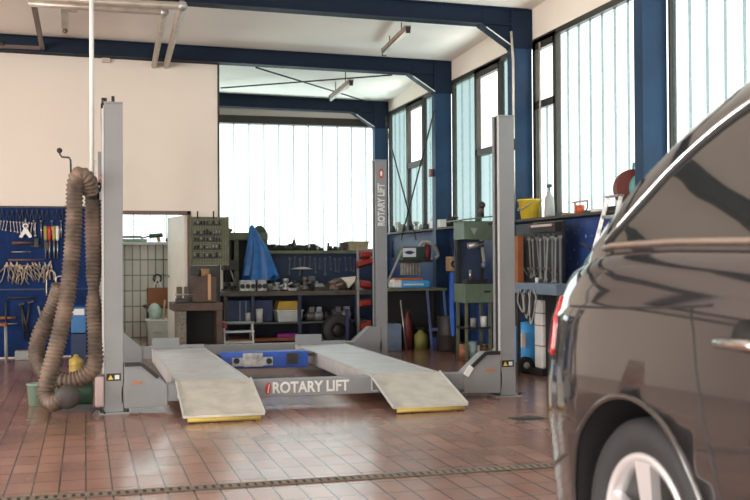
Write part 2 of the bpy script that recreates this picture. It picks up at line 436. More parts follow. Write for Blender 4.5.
prl = lift_post(PX0, PYR, 'post', 1); prr = lift_post(PX1-.05, PYR, 'post', -1, ph=2.30)
# details at the post tops
MB().cyl((PX0+.0, PYF-.03, PH+.012), (PX0, PYF-.03, PH+.06), .012, 8).build('top_bolt', dsteel, pfl)
MB().cyl((PX0-.085, PYF-.05, PH+.015), (PX0-.045, PYF-.05, PH+.015), .028, 12).build('cable_pulley', black, pfl)
MB().cyl((PX1-.03, PYF, PH+.012), (PX1-.03, PYF, PH+.04), .012, 8).build('top_bolt', dsteel, pfr)
MB().tube([(PX0-.082, PYF-.05, PH), (PX0-.08, PYF-.05, 1.9), (PX0-.078, PYF-.05, 1.75), (PX0-.10, PYF-.09, 1.66), (PX0-.16, PYF-.1, 1.62)], .008, 8).build('control_cable', black, pfl)
MB().box((PX1-.078, PYF-.08, .3), (PX1-.066, PYF-.06, PH)).build('edge_strip', liftl, pfr)
MB().box((PX0-.086, PYF-.078, .3), (PX0-.0695, PYF-.064, 2.28)).build('edge_strip', liftl, pfl)
for po, x, zz in ((pfl, PX0, .245), (pfr, PX1, .245)):
    l = MB().box((x-.055, PYF-.0775, zz), (x+.05, PYF-.0755, zz+.055)).build('warning_label', black, po); l['label'] = 'black warning label with yellow triangle'
    MB().prism([(x-.045, PYF-.079, zz+.01), (x-.005, PYF-.079, zz+.01), (x-.025, PYF-.079, zz+.045)], (0, .001, 0)).build('triangle_mark', yellow, l)
    MB().box((x+.005, PYF-.079, zz+.012), (x+.038, PYF-.078, zz+.043)).build('white_mark', wplast, l)
# crossbeams
def xbeam(Y, front):
    s = -1 if front else 1
    y0, y1 = Y-.075, Y+.075
    z0, z1 = .075, .205
    b = MB().box((PX0+.05, y0, z0), (PX1-.05, y1, z1)).build('crossbeam', lift, lt, bevel=.005)
    for sx, xo in ((1, PX0+.072), (-1, PX1-.072)):
        g = [(xo, y0-.012, .035), (xo+sx*.32, y0-.012, .045), (xo+sx*.32, y0-.012, .20), (xo+sx*.13, y0-.012, .37), (xo, y0-.012, .37)]
        gu = MB().prism(g, (0, .165, 0)).build('end_gusset', lift, b, bevel=.004)
        MB().obox((xo+sx*.005, y0-.016, .365), (xo+sx*.13, y0-.016, .365), .02, .03).obox((xo+sx*.13, y0-.016, .365), (xo+sx*.25, y0-.016, .26), .02, .028).build('rubber_strip', black, gu) if front else None
    return b
bf = xbeam(PYF, True); br_ = xbeam(PYR, False)
# orange marks on the gussets
for xx in (PX0+.13, PX1-.20):
    o = MB().box((xx, PYF-.094, .215), (xx+.075, PYF-.0885, .235)).build('reflector', mat('dull_orange', (.45, .17, .08), .5), bf); o['label'] = 'small orange reflector'
o = MB().obox((PX1-.38, PYF-.095, .19), (PX1-.33, PYF-.095, .26), .02, .045).build('gusset_highlight', wplast, bf)  # white piece drawn as a bright highlight on the gusset slope
# lettering on the front beam
fy = PYF-.0765
pl_ = RY(264, 389, fy); pr_ = RY(345, 386, fy)
text('ROTARY LIFT', 'lettering', wplast, bf, (RY(272, 388, fy).x, fy-.001, .142), (R(90), 0, 0), .118, off=.028, sx=.87)
e = MB(); cx = RY(268, 389, fy).x
e.add([(cx+.024*math.cos(a)+.006*math.sin(a), fy-.0005, .142+.046*math.sin(a)) for a in [2*math.pi*i/20 for i in range(20)]] , [tuple(range(20))])
lg = e.build('emblem', red, bf)
e = MB(); e.prism([(cx-.006, fy-.0022, .108), (cx+.002, fy-.0022, .108), (cx+.014, fy-.0022, .176), (cx+.006, fy-.0022, .176)], (0, .001, 0)); e.build('emblem_stroke', wplast, lg)
# lettering on the rear right post, running upwards
py_ = PYR-.0765
text('ROTARY LIFT', 'lettering', wplast, prr, ((PX1-.05)+.002, py_-.001, RY(380, 226, py_).z), (R(90), R(-90), 0), .115, off=.028, sx=.72)
e = MB(); zc_ = RY(380, 173.5, py_).z
e.add([((PX1-.05)+.028*math.cos(a), py_-.0005, zc_+.055*math.sin(a)) for a in [2*math.pi*i/20 for i in range(20)]], [tuple(range(20))])
lg = e.build('emblem', red, prr)
e = MB(); e.add([((PX1-.05)+.014*math.cos(a), py_-.0022, zc_+.032*math.sin(a)) for a in [2*math.pi*i/20 for i in range(20)]], [tuple(range(20))]); e.build('emblem_stroke', wplast, lg)
# runways
def runway(x0, x1, label):
    ya, yb = PYF-.09, 11.15
    zt = .222
    r = MB().box((x0, ya, zt-.012), (x1, yb, zt)).box((x0, ya, .09), (x0+.008, yb, zt)).box((x1-.008, ya, .09), (x1, yb, zt))
    r.box((x0, ya, .09), (x0+.05, yb, .098)).box((x1-.05, ya, .09), (x1, yb, .098))
    ro = r.build('runway', plate, lt); ro['label'] = label
    MB().box((x0+.0, yb-.02, zt), (x0+(x1-x0)*.52, yb, zt+.115)).build('wheel_stop', lift, ro, bevel=.003)
    MB().box((x0+(x1-x0)*.52, yb-.02, zt), (x1, yb, zt+.04)).build('wheel_stop', lift, ro, bevel=.003)
    MB().box((x0-.004, ya, zt-.012), (x0+.014, yb, zt+.006)).build('edge_rail', liftl, ro)
    MB().box((x1-.014, ya, zt-.012), (x1+.004, yb, zt+.006)).build('edge_rail', liftl, ro)
    # ramp
    yr = 7.37
    rp = MB().prism([(x0-.012, ya, zt+.006), (x0-.012, ya, zt-.012), (x0-.012, yr, .036), (x0-.012, yr, .052)], (x1-x0+.024, 0, 0))
    rm_ = mat('ramp_plate', (.56, .54, .48), .55, metal=.15, var=.12, scale=9, bump=.3)
    rpo = rp.build('ramp', rm_, lt); rpo['label'] = 'sloping drive-on ramp plate'
    for xx in (x0-.012, x1+.012): MB().obox((xx, ya, zt+.008), (xx, yr, .052), .012, .02).build('ramp_edge', liftl, rpo)
    MB().cyl((x0+.015, yr-.012, .024), (x1-.015, yr+.006, .017), .016, 12).build('ramp_roller', yell2, rpo)
    for f, wd_ in ((.0, .05), (.22, .012), (.45, .012), (.93, .02)): MB().cyl((x0+.02+(x1-x0-.06)*f, yr+.006, .017), (x0+.02+(x1-x0-.06)*f+wd_, yr+.006, .017), .0166, 12).build('roller_band', black, rpo)
    MB().cyl((x0-.01, ya, zt-.006), (x1+.01, ya, zt-.006), .012, 10).build('ramp_hinge', lift, rpo)
    return ro
r1 = runway(.67, 1.215, 'left hand runway plate'); r2 = runway(2.195, 2.755, 'right hand runway plate')
# jacking beam between the runways
jb = thing('jacking_beam', 'blue jacking beam with silver plate lying between the two runways', 'jack', (1.7, 10.1, .12))
jy = 10.0
a = RY(213, 352, jy); b = RY(292, 352, jy)
jm = MB().box((1.25, jy, .10), (2.10, jy+.22, .255)).build('beam_body', bluep, jb, bevel=.008)
MB().box((1.22, jy+.02, .2), (2.165, jy+.2, .235)).build('slide_rail', dsteel, jb)
bp(MB(), 232, 273, 357.5, 366, jy-.02, .018).build('face_plate', alu, jb, bevel=.004)
bp(MB(), 243, 263, 353, 367, jy-.032, .011).build('face_plate', alu, jb, bevel=.004)
for px in (236.5, 269):
    c = RY(px, 361, jy-.021); MB().cyl(c, c+Vector((0, -.012, 0)), .028, 14).build('roller', black, jb)
for px in (248, 255, 261):
    c = RY(px, 357, jy-.033); MB().cyl(c, c+Vector((0, -.006, 0)), .010, 8).build('knob', greyp, jb)
bp(MB(), 287, 298, 353, 364, jy-.03, .2).build('end_bracket', dsteel, jb)
# cover plate box at left post foot (pump cover)
pu = thing('pump_cover', 'pinkish grey curved cover at the foot of the left front post', 'cover', (PX0-.12, PYF-.05, 0))
c0 = RY(95, 395, PYF-.12); c1 = RY(104, 395, PYF-.12)
MB().box((c0.x, PYF-.12, .06), (c1.x, PYF+.02, .285)).build('cover', pink, pu, bevel=.012)
MB().tube(spline([(c0.x-.03, PYF-.13, .012), (c0.x+.01, PYF-.13, .05), (c1.x+.01, PYF-.13, .012)], 6), .008, 8).build('foot_wire', black, pu)

# ------------------------------------------------------------------ exhaust hoses
def hose(pts, r, name, label, pinch=None, n=26):
    path = spline(pts, n); L = [0]
    for a, b in zip(path, path[1:]): L.append(L[-1]+(b-a).length)
    # resample at constant spacing so that the corrugation is regular
    step = .0075; N = int(L[-1]/step); out = []; rad = []; j = 0
    for i in range(N+1):
        s = i*step
        while j < len(L)-2 and L[j+1] < s: j += 1
        t = (s-L[j])/max(1e-6, L[j+1]-L[j]); out.append(path[j].lerp(path[j+1], min(1, t)))
        k = i % 4
        rr = r*(1.0 if k in (0, 1) else .85)
        if pinch:
            for (c, wd, am) in pinch: rr *= 1-am*math.exp(-((s/L[-1]-c)/wd)**2)
        rad.append(rr)
    mb = MB().tube(out, r, 18, True, rad)
    for i in range(len(mb.sm)): mb.sm[i] = True
    o = mb.build(name, hosem); tag(o, label, 'hose'); return o
D = 7.62
h1pts = [RD(90, 192, 7.72), RD(88, 180, 7.66), RD(79, 175, D), RD(75, 186, D), RD(74.5, 205, D), RD(73, 240, D), RD(70, 275, D-.02), RD(65, 310, D-.06), RD(57, 345, D-.12), RD(49, 375, D-.2), RD(46, 395, D-.22), RD(53, 403, D-.28), RD(64, 398, D-.3)]
h1 = hose(h1pts, .064, 'exhaust_hose', 'long brown corrugated exhaust hose looped over the bracket, its end curled on the floor')
h3pts = [RD(93, 200, 7.80), RD(93, 230, 7.80), RD(94, 262, 7.80), RD(93.5, 285, 7.80), RD(94, 310, 7.8), RD(95.5, 340, 7.78), RD(94, 366, 7.74), RD(80, 378, 7.72), RD(62, 380, 7.72), RD(46, 374, 7.78), RD(38, 362, 7.85), RD(37, 345, 7.9), RD(44, 325, 7.9), RD(54, 305, 7.9), RD(60, 285, 7.86)]
h3 = hose(h3pts, .063, 'exhaust_hose', 'second corrugated hose beside the post, pinched halfway and looping left behind the first',
          pinch=[(.274, .03, .3)])
col = MB().cyl(RD(92.5, 204, 7.80), RD(92, 187, 7.80), .052, 18).build('hose_collar', black, h3, origin=W(h3))
end = MB().lathe([(0, -.02), (.06, -.02), (.085, 0), (.085, .05), (.07, .07), (.0, .07)], RD(68, 397, 7.3), 'y').build('hose_nozzle', mat('nozzle_rubber', (.04, .032, .028), .6), h1, origin=W(h1))
# hose bracket: crank with knob, arm from the post
hb = thing('hose_hanger', 'steel hose hanger with cranked rod and black knob above the exhaust hoses', 'hanger', RD(96, 190, 7.95))
MB().tube([RD(71, 176, D+.02), RD(70.5, 160, D+.02), RD(69, 157.5, D+.02), RD(62, 157, D+.02), RD(60, 154.5, D+.02), RD(59.5, 151, D+.02)], .007, 8).build('crank_rod', dsteel, hb)
MB().blob(RD(59.5, 150.5, D+.02), .02, (1, 1, 1), 12).build('knob', black, hb)
MB().tube([RD(71, 178, D+.02), RD(85, 183, 7.7), RD(101, 184, 7.9)], .012, 8).build('arm', dsteel, hb)
MB().box(tuple(RD(92, 186, 8.0)), tuple(RD(96, 160, 8.02)+Vector((0, .03, 0)))).build('slotted_bar', galv, hb)
MB().cyl(RD(94, 190, 7.97), RD(94, 180, 7.97), .03, 14).build('clamp', steel, hb)
rt_ = MB().tube([RD(100, 175+2*i, 7.9)+Vector((.012*math.sin(i*1.2), 0, 0)) for i in range(5)], .006, 8).build('red_tag', red, hb)
# pole
mb = MB().cyl(RD(92, 186, 7.86), RD(92, 186, 7.86)*1, .016, 12) if False else MB()
pb = RD(92, 187, 7.9); mb.cyl((pb.x, pb.y, pb.z), (pb.x, pb.y, zc(pb.y)-.001), .017, 14)
tag(mb.build('hanging_pole', white), 'thin white vertical pole from the ceiling down to the exhaust hose hanger', 'pole')
# green motor at hose foot
gm_ = thing('electric_motor', 'dark green cylindrical motor lying behind the hoses at the left post foot', 'motor', (RD(75, 400, 7.9).x, RD(75, 400, 7.9).y, 0))
ca = RD(50, 394, 7.95); cb = RD(93, 394, 7.95); ca.z = cb.z = .155; cb.y = ca.y
MB().cyl(ca, cb, .125, 24).build('body', greend, gm_, bevel=.01)
MB().cyl(ca+Vector((-.05, 0, 0)), ca, .10, 24).build('fan_cowl', greend, gm_)
MB().box((ca.x+.02, ca.y-.1, 0), (cb.x-.02, ca.y+.1, .05)).build('foot', dsteel, gm_)
lg_ = thing('green_bin', 'pale green plastic bin behind the curled hose end', 'bin', (RD(36, 400, 8.3).x, RD(36, 400, 8.3).y, 0))
q = RD(38, 395, 8.3); MB().lathe([(.0, 0), (.07, 0), (.085, .16), (.09, .16), (.09, .17), (.08, .17), (.065, .02), (0, .02)], (q.x, q.y, 0)).build('tub', mat('pale_green', (.22, .32, .24), .5), lg_)

# ------------------------------------------------------------------ tool board on the left
TB = YW-.03
tb = thing('tool_board', 'big blue tool board full of hand tools on the cream wall', 'tool board', (-1.2, TB, 0))
xa, xb = RY(-60, 280, TB).x, RY(96, 280, TB).x
zt_ = RY(40, 207, TB).z
MB().box((xa, TB, .02), (xb, TB+.028, zt_)).build('panel', blueb, tb)
MB().box((xa, TB-.02, zt_-.012), (xb, TB+.028, zt_+.01)).build('top_rail', dsteel, tb)
MB().box((xa, TB-.012, RY(30, 290, TB).z), (xb, TB+.0, RY(30, 288.5, TB).z)).build('rail', blued, tb)
def proto(name, cat, parts, grp):
    """parts: list of (part name, MB, material); local coordinates hanging from origin"""
    if len(parts) == 1:
        o = parts[0][1].build(name, parts[0][2], origin=Vector((0, 0, 0)))
    else:
        o = bpy.data.objects.new(name, None); C.objects.link(o); o.empty_display_size = .02
        for n, m, mt in parts:
            m.build(n, mt, o, origin=Vector((0, 0, 0)))
    o['category'] = cat; o['group'] = grp
    return o
def pliers_mb():
    m = MB()
    m.tube([(.004, 0, .03), (0, 0, 0), (-.018, 0, -.05), (-.028, 0, -.11), (-.024, 0, -.15)], .006, 6)
    m.tube([(-.004, 0, .03), (0, 0, 0), (.018, 0, -.05), (.028, 0, -.11), (.024, 0, -.15)], .006, 6)
    m.prism([(-.012, -.006, 0), (.012, -.006, 0), (.004, -.006, .05), (-.004, -.006, .05)], (0, .012, 0))
    return m
def wrench_mb(L=.2, w=.016):
    m = MB().box((-w*.35, -.004, -L+.02), (w*.35, .004, -.02))
    for z, s in ((-.018, 1), (-L+.018, -1)):
        pts = [(-w*.5, -.005, z-s*.012), (w*.5, -.005, z-s*.012), (w, -.005, z+s*.004), (w*.8, -.005, z+s*.022), (w*.35, -.005, z+s*.022), (w*.3, -.005, z+s*.006), (-w*.3, -.005, z+s*.006), (-w*.35, -.005, z+s*.022), (-w*.8, -.005, z+s*.022), (-w, -.005, z+s*.004)]
        m.prism(pts, (0, .01, 0))
    return m
used = {}
def place(p, loc, rot=(0, 0, 0), sc=1, label=None, group=None):
    k = p.name
    if k not in used:
        used[k] = 1; o = p; o.location = loc; o.rotation_euler = rot; o.scale = (sc,)*3
        if label: o['label'] = label
        if group: o['group'] = group
        return o
    return dup(p, loc, rot=rot, sc=sc, label=label, group=group)
TY = TB-.022
lhandle = mat('tool_handle_light', (.50, .38, .26), .5, var=.2)
pl1 = proto('pliers', 'pliers', [('pliers', pliers_mb(), mat('worn_pliers', (.33, .27, .21), .45, metal=.3, var=.3, scale=30))], 'splayed pliers in the middle row of the blue board')
for i in range(17):
    px = 5 + i*2.9; place(pl1, RY(px, 268+random.uniform(-2.5, 2.5), TY-.01*(i % 2)), (0, R(random.uniform(-35, 35)), 0), random.uniform(.95, 1.35), 'light handled pliers hanging splayed in the crowded row of the blue tool board')
pl2 = proto('pliers', 'pliers', [('pliers', pliers_mb(), dsteel)], 'dark pliers under the top rail')
for i in range(13):
    px = 2 + i*5; place(pl2, RY(px, 212+random.uniform(-1, 1), TY), (0, R(random.uniform(-8, 8)), 0), random.uniform(.55, .8), 'small dark pliers hanging in the top row of the blue tool board')
wr1 = proto('open_end_wrench', 'wrench', [('open_end_wrench', wrench_mb(.22), mat('worn_steel', (.26, .23, .19), .4, metal=.6, var=.3, scale=30))], 'wrenches in the second row')
for i in range(12):
    px = 1 + i*3.1; place(wr1, RY(px, 220.5+.2*i, TY), (0, R(random.uniform(-10, 10)), 0), .5+.022*i, 'slim steel wrench hanging in the second row of the blue tool board')
def screwdriver(colr, nm):
    return proto('screwdriver', 'screwdriver', [('handle', MB().lathe([(0, 0), (.014, 0), (.017, -.03), (.014, -.10), (.010, -.12), (0, -.12)], (0, 0, 0), n=10), colr), ('shaft', MB().cyl((0, 0, -.12), (0, 0, -.27), .006, 8), steel)], nm)
for m_, xs, lab in ((red, (49.5,), 'red handled screwdriver standing on the right of the blue board'), (yell2, (45.5, 54), 'yellow handled screwdriver on the right of the blue board'), (wplast, (57.5,), 'white handled long tool near the hose on the blue board')):
    s_ = screwdriver(m_, 'screwdrivers on the right of the blue board')
    for px in xs: place(s_, RY(px, 226, TY), (0, 0, 0), 1.45, lab)
# hammers, bars, saws lying horizontally
def bar_tool(px0, px1, py, name, cat, label, m_, r=.012, head=0):
    t = thing(name, label, cat, RY(px0, py, TY)); a = RY(px0, py, TY); b = RY(px1, py-.3, TY)
    MB().tube([a, a.lerp(b, .5), b], r, 8, True, [r*1.25, r, r*.8]).build('handle', m_, t)
    if head: MB().box((b.x-.02, TY-.015, b.z-.055), (b.x+.03, TY+.012, b.z+.05)).build('head', dsteel, t, bevel=.004)
bar_tool(12, 36, 243, 'hammer', 'hammer', 'dark hammer lying flat on hooks, upper middle of the blue board', mat('maroon_handle', (.10, .05, .05), .5), .018, 1)
bar_tool(11, 31, 252, 'file', 'file', 'thin dark file lying flat below the hammer', steel, .007)
bar_tool(8, 44, 260, 'pry_bar', 'pry bar', 'long brown pry bar directly above the splayed pliers', mat('rust', (.16, .09, .06), .6), .011)
bar_tool(9, 38, 266, 'torque_wrench', 'wrench', 'long brassy wrench just behind the splayed pliers', mat('brass', (.35, .22, .10), .45, metal=.5), .010)
bar_tool(8, 36, 298, 'drill_bar', 'bar', 'black bar lying flat below the splayed pliers', dsteel, .012)
bar_tool(0, 16, 318, 'scraper', 'scraper', 'orange brown flat bar low on the left of the blue board', orangew, .014)
bar_tool(0, 18, 324, 'steel_bar', 'bar', 'grey bar lying just under the orange brown one', steel, .009)
bar_tool(30, 46, 246.5, 'ball_hammer', 'hammer', 'short hammer pointing right beside the screwdrivers', dsteel, .012, 1)
# white puller shape in the board centre
pt = thing('bearing_puller', 'white two legged bearing puller hanging high on the blue board', 'puller', RY(25, 226, TY-.02))
c = RY(25.5, 226, TY-.03)
MB().lathe([(.018, -.012), (.034, -.012), (.034, .012), (.018, .012), (.018, -.012)], c, 'y', 16).build('ring', white, pt)
MB().prism([c+Vector(v) for v in ((-.02, 0, -.03), (.02, 0, -.03), (.075, 0, -.13), (.04, 0, -.14), (0, 0, -.08), (-.04, 0, -.14), (-.075, 0, -.13))], (0, .012, 0)).build('legs', white, pt)
MB().cyl(c+Vector((0, 0, .03)), c+Vector((0, 0, .09)), .008, 8).build('spindle', steel, pt)
# hanging loop, clamps on the right
for i, (px, py, rr) in enumerate(((51, 275, .05), (60, 280, .045))):
    c = RY(px, py, TY)
    pts = [c+Vector((-rr, 0, -.25+i*.08)), c+Vector((-rr, 0, 0)), c+Vector((-rr*.5, 0, rr*.9)), c+Vector((rr*.5, 0, rr*.9)), c+Vector((rr, 0, 0)), c+Vector((rr, 0, -.07))]
    tag(MB().tube(spline(pts, 6), .009, 8).build('hanging_clamp', galv), ['brass coloured hooked clamp hanging low beside the hoses', 'shorter hooked clamp tucked against the exhaust hose'][i], 'clamp')
for i, px in enumerate((34, 41, 52, 61)):
    c = RY(px, 222, TY)
    tag(MB().cyl(c, c+Vector((.004, 0, -.16-.03*(i % 2))), .008, 8).cyl(c+Vector((0, 0, .02)), c, .014, 8).build('chisel', steel), 'steel chisel hanging between the pliers and the screwdrivers on the blue board', 'chisel', 'chisels hanging on the board')
# long tools low on the board
for i, (px, py, L_, tl_, nm, lab) in enumerate(((6, 300, .30, 0, 'tyre_iron', 'dark tyre iron hanging lowest at the left edge of the blue board'), (21, 305, .42, .1, 'bolt_cutter', 'dark long bolt cutter hanging low between the two flat bars and the stand'),
        (30, 303, .34, -.15, 'pipe_wrench', 'dark pipe wrench hanging below the black flat bar'), (38, 306, .36, .25, 'long_bar', 'grey long bar hanging crooked right of the pipe wrench'))):
    q = RY(px, py, TY-.01)
    m_ = dsteel if i != 3 else greyp
    mb = MB().tube([q, q+Vector((tl_*.5*L_, 0, -L_*.5)), q+Vector((tl_*L_, 0, -L_))], .011, 8)
    if i in (1, 2): mb.obox(q+Vector((-.03, 0, .0)), q+Vector((.04, 0, .02)), .02, .035, (0, 1, 0))
    if i == 1: mb.tube([q, q+Vector((.05, 0, -L_*.5)), q+Vector((.10, 0, -L_))], .011, 8)
    tag(mb.build(nm, m_), lab, nm.replace('_', ' '))
# small things on floor under the board
st = thing('tripod_stand', 'thin grey tripod stand leaning below the blue board', 'stand', RY(50, 352, 12.85).xy.to_3d())
b0 = RY(49, 320, 12.8)
for i, (px, py) in enumerate(((43, 350), (51, 352), (56, 349))):
    q = RY(px, py, 12.8+.08*(i-1)); MB().cyl(b0, (q.x, q.y, .005), .008, 8).build('leg', dsteel, st)
MB().cyl(b0, b0+Vector((0, 0, .15)), .012, 8).build('post', dsteel, st)
sl = thing('stool', 'grey metal stool frame standing at the left picture edge', 'stool', (RY(0, 350, 12.6).x, 12.6, 0))
qx = RY(-2, 330, 12.6).x
for dx in (-.14, .09):
    for dy in (-.1, .1): MB().cyl((qx+dx, 12.6+dy, 0), (qx+dx*.9, 12.6+dy*.9, .42), .011, 8).build('leg', greyp, sl)
MB().box((qx-.16, 12.47, .42), (qx+.10, 12.73, .45)).build('seat', orangew, sl, bevel=.01)
gb = thing('storage_tub', 'small grey tub on the floor under the blue board', 'tub', (RY(23, 354, 12.9).x, 12.9, 0))
q = RY(23, 352, 12.85); MB().box((q.x-.09, 12.82, 0), (q.x+.09, 12.98, .11)).build('tub', greyp, gb, bevel=.01)
# blue crate and yellow canister behind the hose
cr = thing('parts_crate', 'blue box with white label behind the exhaust hoses', 'crate', (RY(78, 320, 12.6).x, 12.6, 0))
a = RY(71, 330, 12.5); b = RY(86, 309, 12.5)
MB().box((a.x, 12.5, .32), (b.x, 12.85, .62)).build('box', mat('crate_blue', (.03, .15, .38), .5), cr, bevel=.01)
MB().box((a.x+.01, 12.494, .53), (b.x-.02, 12.4995, .6)).build('label_strip', wplast, cr)
MB().box((a.x, 12.5, 0), (b.x, 12.9, .31)).build('stand', blued, cr)
yc = thing('oil_canister', 'dull yellow canister standing behind the hoses', 'canister', (RY(76, 365, 11.6).x, 11.6, 0))
q = RY(76, 362, 11.0); MB().lathe([(0, 0), (.062, 0), (.07, .01), (.07, .07), (.066, .08), (.07, .09), (.07, .15), (.03, .175), (.02, .2), (0, .2)], (q.x, 11.0, 0)).build('can', yell2, yc)

# ------------------------------------------------------------------ back room through the passage
YT = YB-.02
q = RY(132, 241, YB-.1)
for i, (a, b, t, b2, m_, lab) in enumerate(((120, 147, 240, 243.2, mat('pale_green_board', (.30, .42, .34), .6), 'pale green flat board lying on the tiled sill'), (122, 142, 236.2, 238.6, greyp, 'grey flat box lying on top of the green board on the sill'))):
    mb = bp(MB(), a, b, t-(2 if i == 0 else 0), b2-(2 if i == 0 else .2)+(0 if i else 0), YB-.22, .18)
    dzz = 1.441+i*.062 - min(v.z for v in mb.v)
    for v in mb.v: v.z += dzz
    tag(mb.build('sill_board' if i == 0 else 'flat_box', m_, bevel=.004), lab, 'board' if i == 0 else 'box')
dp = thing('power_drill', 'dark hand drill lying on the tiled window sill', 'drill', RY(157, 240, YB-.1))
q = RY(156, 238, YB-.12); q.z = 1.50
MB().cyl(q+Vector((-.1, 0, .03)), q+Vector((.1, 0, .05)), .035, 12).build('body', greend, dp)
MB().obox(q+Vector((.02, 0, .04)), q+Vector((.05, 0, -.055)), .04, .05).build('handle', woodl, dp)
MB().cyl(q+Vector((-.1, 0, .03)), q+Vector((-.22, 0, .0)), .012, 8).build('chuck', dsteel, dp)
tag(MB().blob((RY(168, 242, YB-.1).x, YB-.1, 1.475), .033, (1.2, 1, 1), 10, .1).build('rag_ball', black), 'small black crumpled rag at the right end of the sill', 'rag')
bn = thing('waste_bin', 'grey white waste bin standing by the white door', 'bin', (RY(159, 345, 14.4).x, 14.4, 0))
a = RY(147, 335, 14.3).x; b = RY(171, 335, 14.3).x; zt_b = RY(159, 321, 14.3).z
MB().prism([(a+.03, 14.3, 0), (b-.03, 14.3, 0), (b, 14.3, zt_b), (a, 14.3, zt_b)], (0, .3, 0)).build('tub', mat('bin_grey', (.42, .44, .40), .5), bn, bevel=.01)
MB().box((a-.015, 14.285, zt_b), (b+.015, 14.615, zt_b+.02)).build('rim', wplast, bn)
MB().box((a+.08, 14.28, zt_b*.5), (a+.19, 14.296, zt_b*.5+.03)).build('handle', greyp, bn)
tag(MB().blob(((a+b)/2-.04, 14.45, zt_b+.11), .12, (.8, .8, 1), 12, .12).build('plastic_bag', mat('bag_mint', (.45, .58, .50), .5, var=.3)), 'crumpled mint green bag sticking out of the waste bin', 'bag')
for i, px in enumerate((163, 167.5)):
    q0 = RY(px, 322, 14.4); q1 = RY(px+2, 300, 14.5)
    tag(MB().cyl((q0.x, 14.38, zt_b+.025), q1, .014, 8).build('broom_handle', woodl), ['orange wooden handle standing left in the bin', 'orange wooden handle standing right in the bin, nearest the door'][i], 'handle')
bx = thing('wooden_case', 'orange brown wooden case on the shelf above the bin', 'case', (RY(160, 300, 15.4).x, 15.4, 0))
mb = bp(MB(), 148, 172, 288, 306, 15.5, .3); zb_ = min(v.z for v in mb.v); mb.build('case', orangew, bx, bevel=.01)
MB().box((RY(146, 306, 15.5).x, 15.45, zb_-.035), (RY(176, 306, 15.5).x, YB, zb_-.001)).build('shelf_board', brown, bx)
for px in (147.5, 175): MB().box((RY(px, 306, 15.5).x-.015, 15.5, 0), (RY(px, 306, 15.5).x+.015, 15.53, zb_-.035)).build('leg', brown, bx)
q = RY(157.5, 282, 15.6); zt_c = max(v.z for v in mb.v)
ha = thing('headset_stand', 'round dark ring with pale A shaped legs on the wooden case', 'stand', (q.x, 15.62, zt_c))
MB().tube([(q.x+.055*math.cos(t), 15.62, zt_c+.14+.055*math.sin(t)) for t in [math.pi*2*i/20 for i in range(21)]], .014, 8).build('ring', black, ha)
MB().obox((q.x, 15.6, zt_c+.15), (q.x-.06, 15.6, zt_c+.004), .02, .02, (0, 1, 0)).obox((q.x, 15.6, zt_c+.15), (q.x+.06, 15.6, zt_c+.004), .02, .02, (0, 1, 0)).build('legs', white, ha)

# ------------------------------------------------------------------ anvil bench left
by = 12.42
ab = thing('heavy_bench', 'dark brown heavy bench with speckled concrete leg right of the white door', 'workbench', (RY(198, 345, by).x, by, 0))
x0, x1 = RY(173, 305, by).x, RY(223, 305, by).x
zt1 = RY(198, 303, by).z; zt0 = RY(198, 311, by).z
MB().box((x0, by, zt0), (x1, by+.6, zt1)).build('top', brown, ab, bevel=.008)
MB().box((RY(178, 330, by).x, by+.02, 0), (RY(186.5, 330, by).x, by+.5, zt0)).build('leg', concrete, ab)
MB().box((RY(217, 330, by).x, by+.02, 0), (RY(222.5, 330, by).x, by+.5, zt0)).build('leg', brown, ab)
MB().box((RY(187, 330, by).x, by+.3, .05), (RY(217, 330, by).x, by+.5, zt0)).build('shade_panel', dark, ab)  # near-black sheet put in as the shade below the bench top
MB().box((RY(187, 330, by).x, by+.04, .04), (RY(217, 330, by).x, by+.3, .075)).build('shelf', brown, ab)
# machine on it
gr = thing('bench_grinder', 'brown steel machine housing with round yellowish wheel on the heavy bench', 'machine', (RY(205, 300, by+.2).x, by+.2, zt1))
mb = bp(MB(), 192, 217, 276, 302, by+.15, .28)
for v in mb.v:
    if v.z < zt1+.06: v.z = zt1+.001
mb.build('housing', brown, gr, bevel=.01)
mb = bp(MB(), 208, 211, 274, 300, by+.13, .018); mb.build('guide_strip', woodl, gr)
q = RY(205, 273, by+.22); MB().cyl(q+Vector((-.05, 0, 0)), q+Vector((.05, 0, 0)), .055, 16).build('wheel', mat('wheel_tan', (.30, .18, .08), .7), gr)
MB().cyl(q+Vector((-.09, 0, 0)), q+Vector((-.05, 0, 0)), .04, 16).build('guard', black, gr)
vs_ = thing('bench_vise', 'dark bench vise at the left end of the heavy bench', 'vise', (RY(183, 300, by+.1).x, by+.1, zt1))
q = RY(183, 296, by+.15)
MB().box((q.x-.08, by+.08, zt1+.001), (q.x+.06, by+.3, zt1+.05)).build('base', dsteel, vs_, bevel=.008)
MB().box((q.x-.07, by+.12, zt1+.05), (q.x-.01, by+.26, zt1+.19)).box((q.x+.02, by+.12, zt1+.05), (q.x+.07, by+.26, zt1+.19)).build('jaws', mat('vise_brown', (.10, .07, .05), .5, metal=.4), vs_, bevel=.006)
MB().cyl((q.x-.10, by+.06, zt1+.1), (q.x+.11, by+.06, zt1+.1), .009, 8).build('tommy_bar', steel, vs_)
# junk pieces on a little shelf on the door side
for i in range(4):
    q = RY(176+4.2*i, 277, by+.02)
tag(MB().box((RY(190, 280, YW-.2).x, YW-.22, zt1+.001), (RY(219, 280, YW-.2).x, YW-.02, RY(205, 266, YW-.2).z)).build('steel_case', dsteel, bevel=.006), 'dark steel case standing behind the brown machine under the drill rack', 'case')
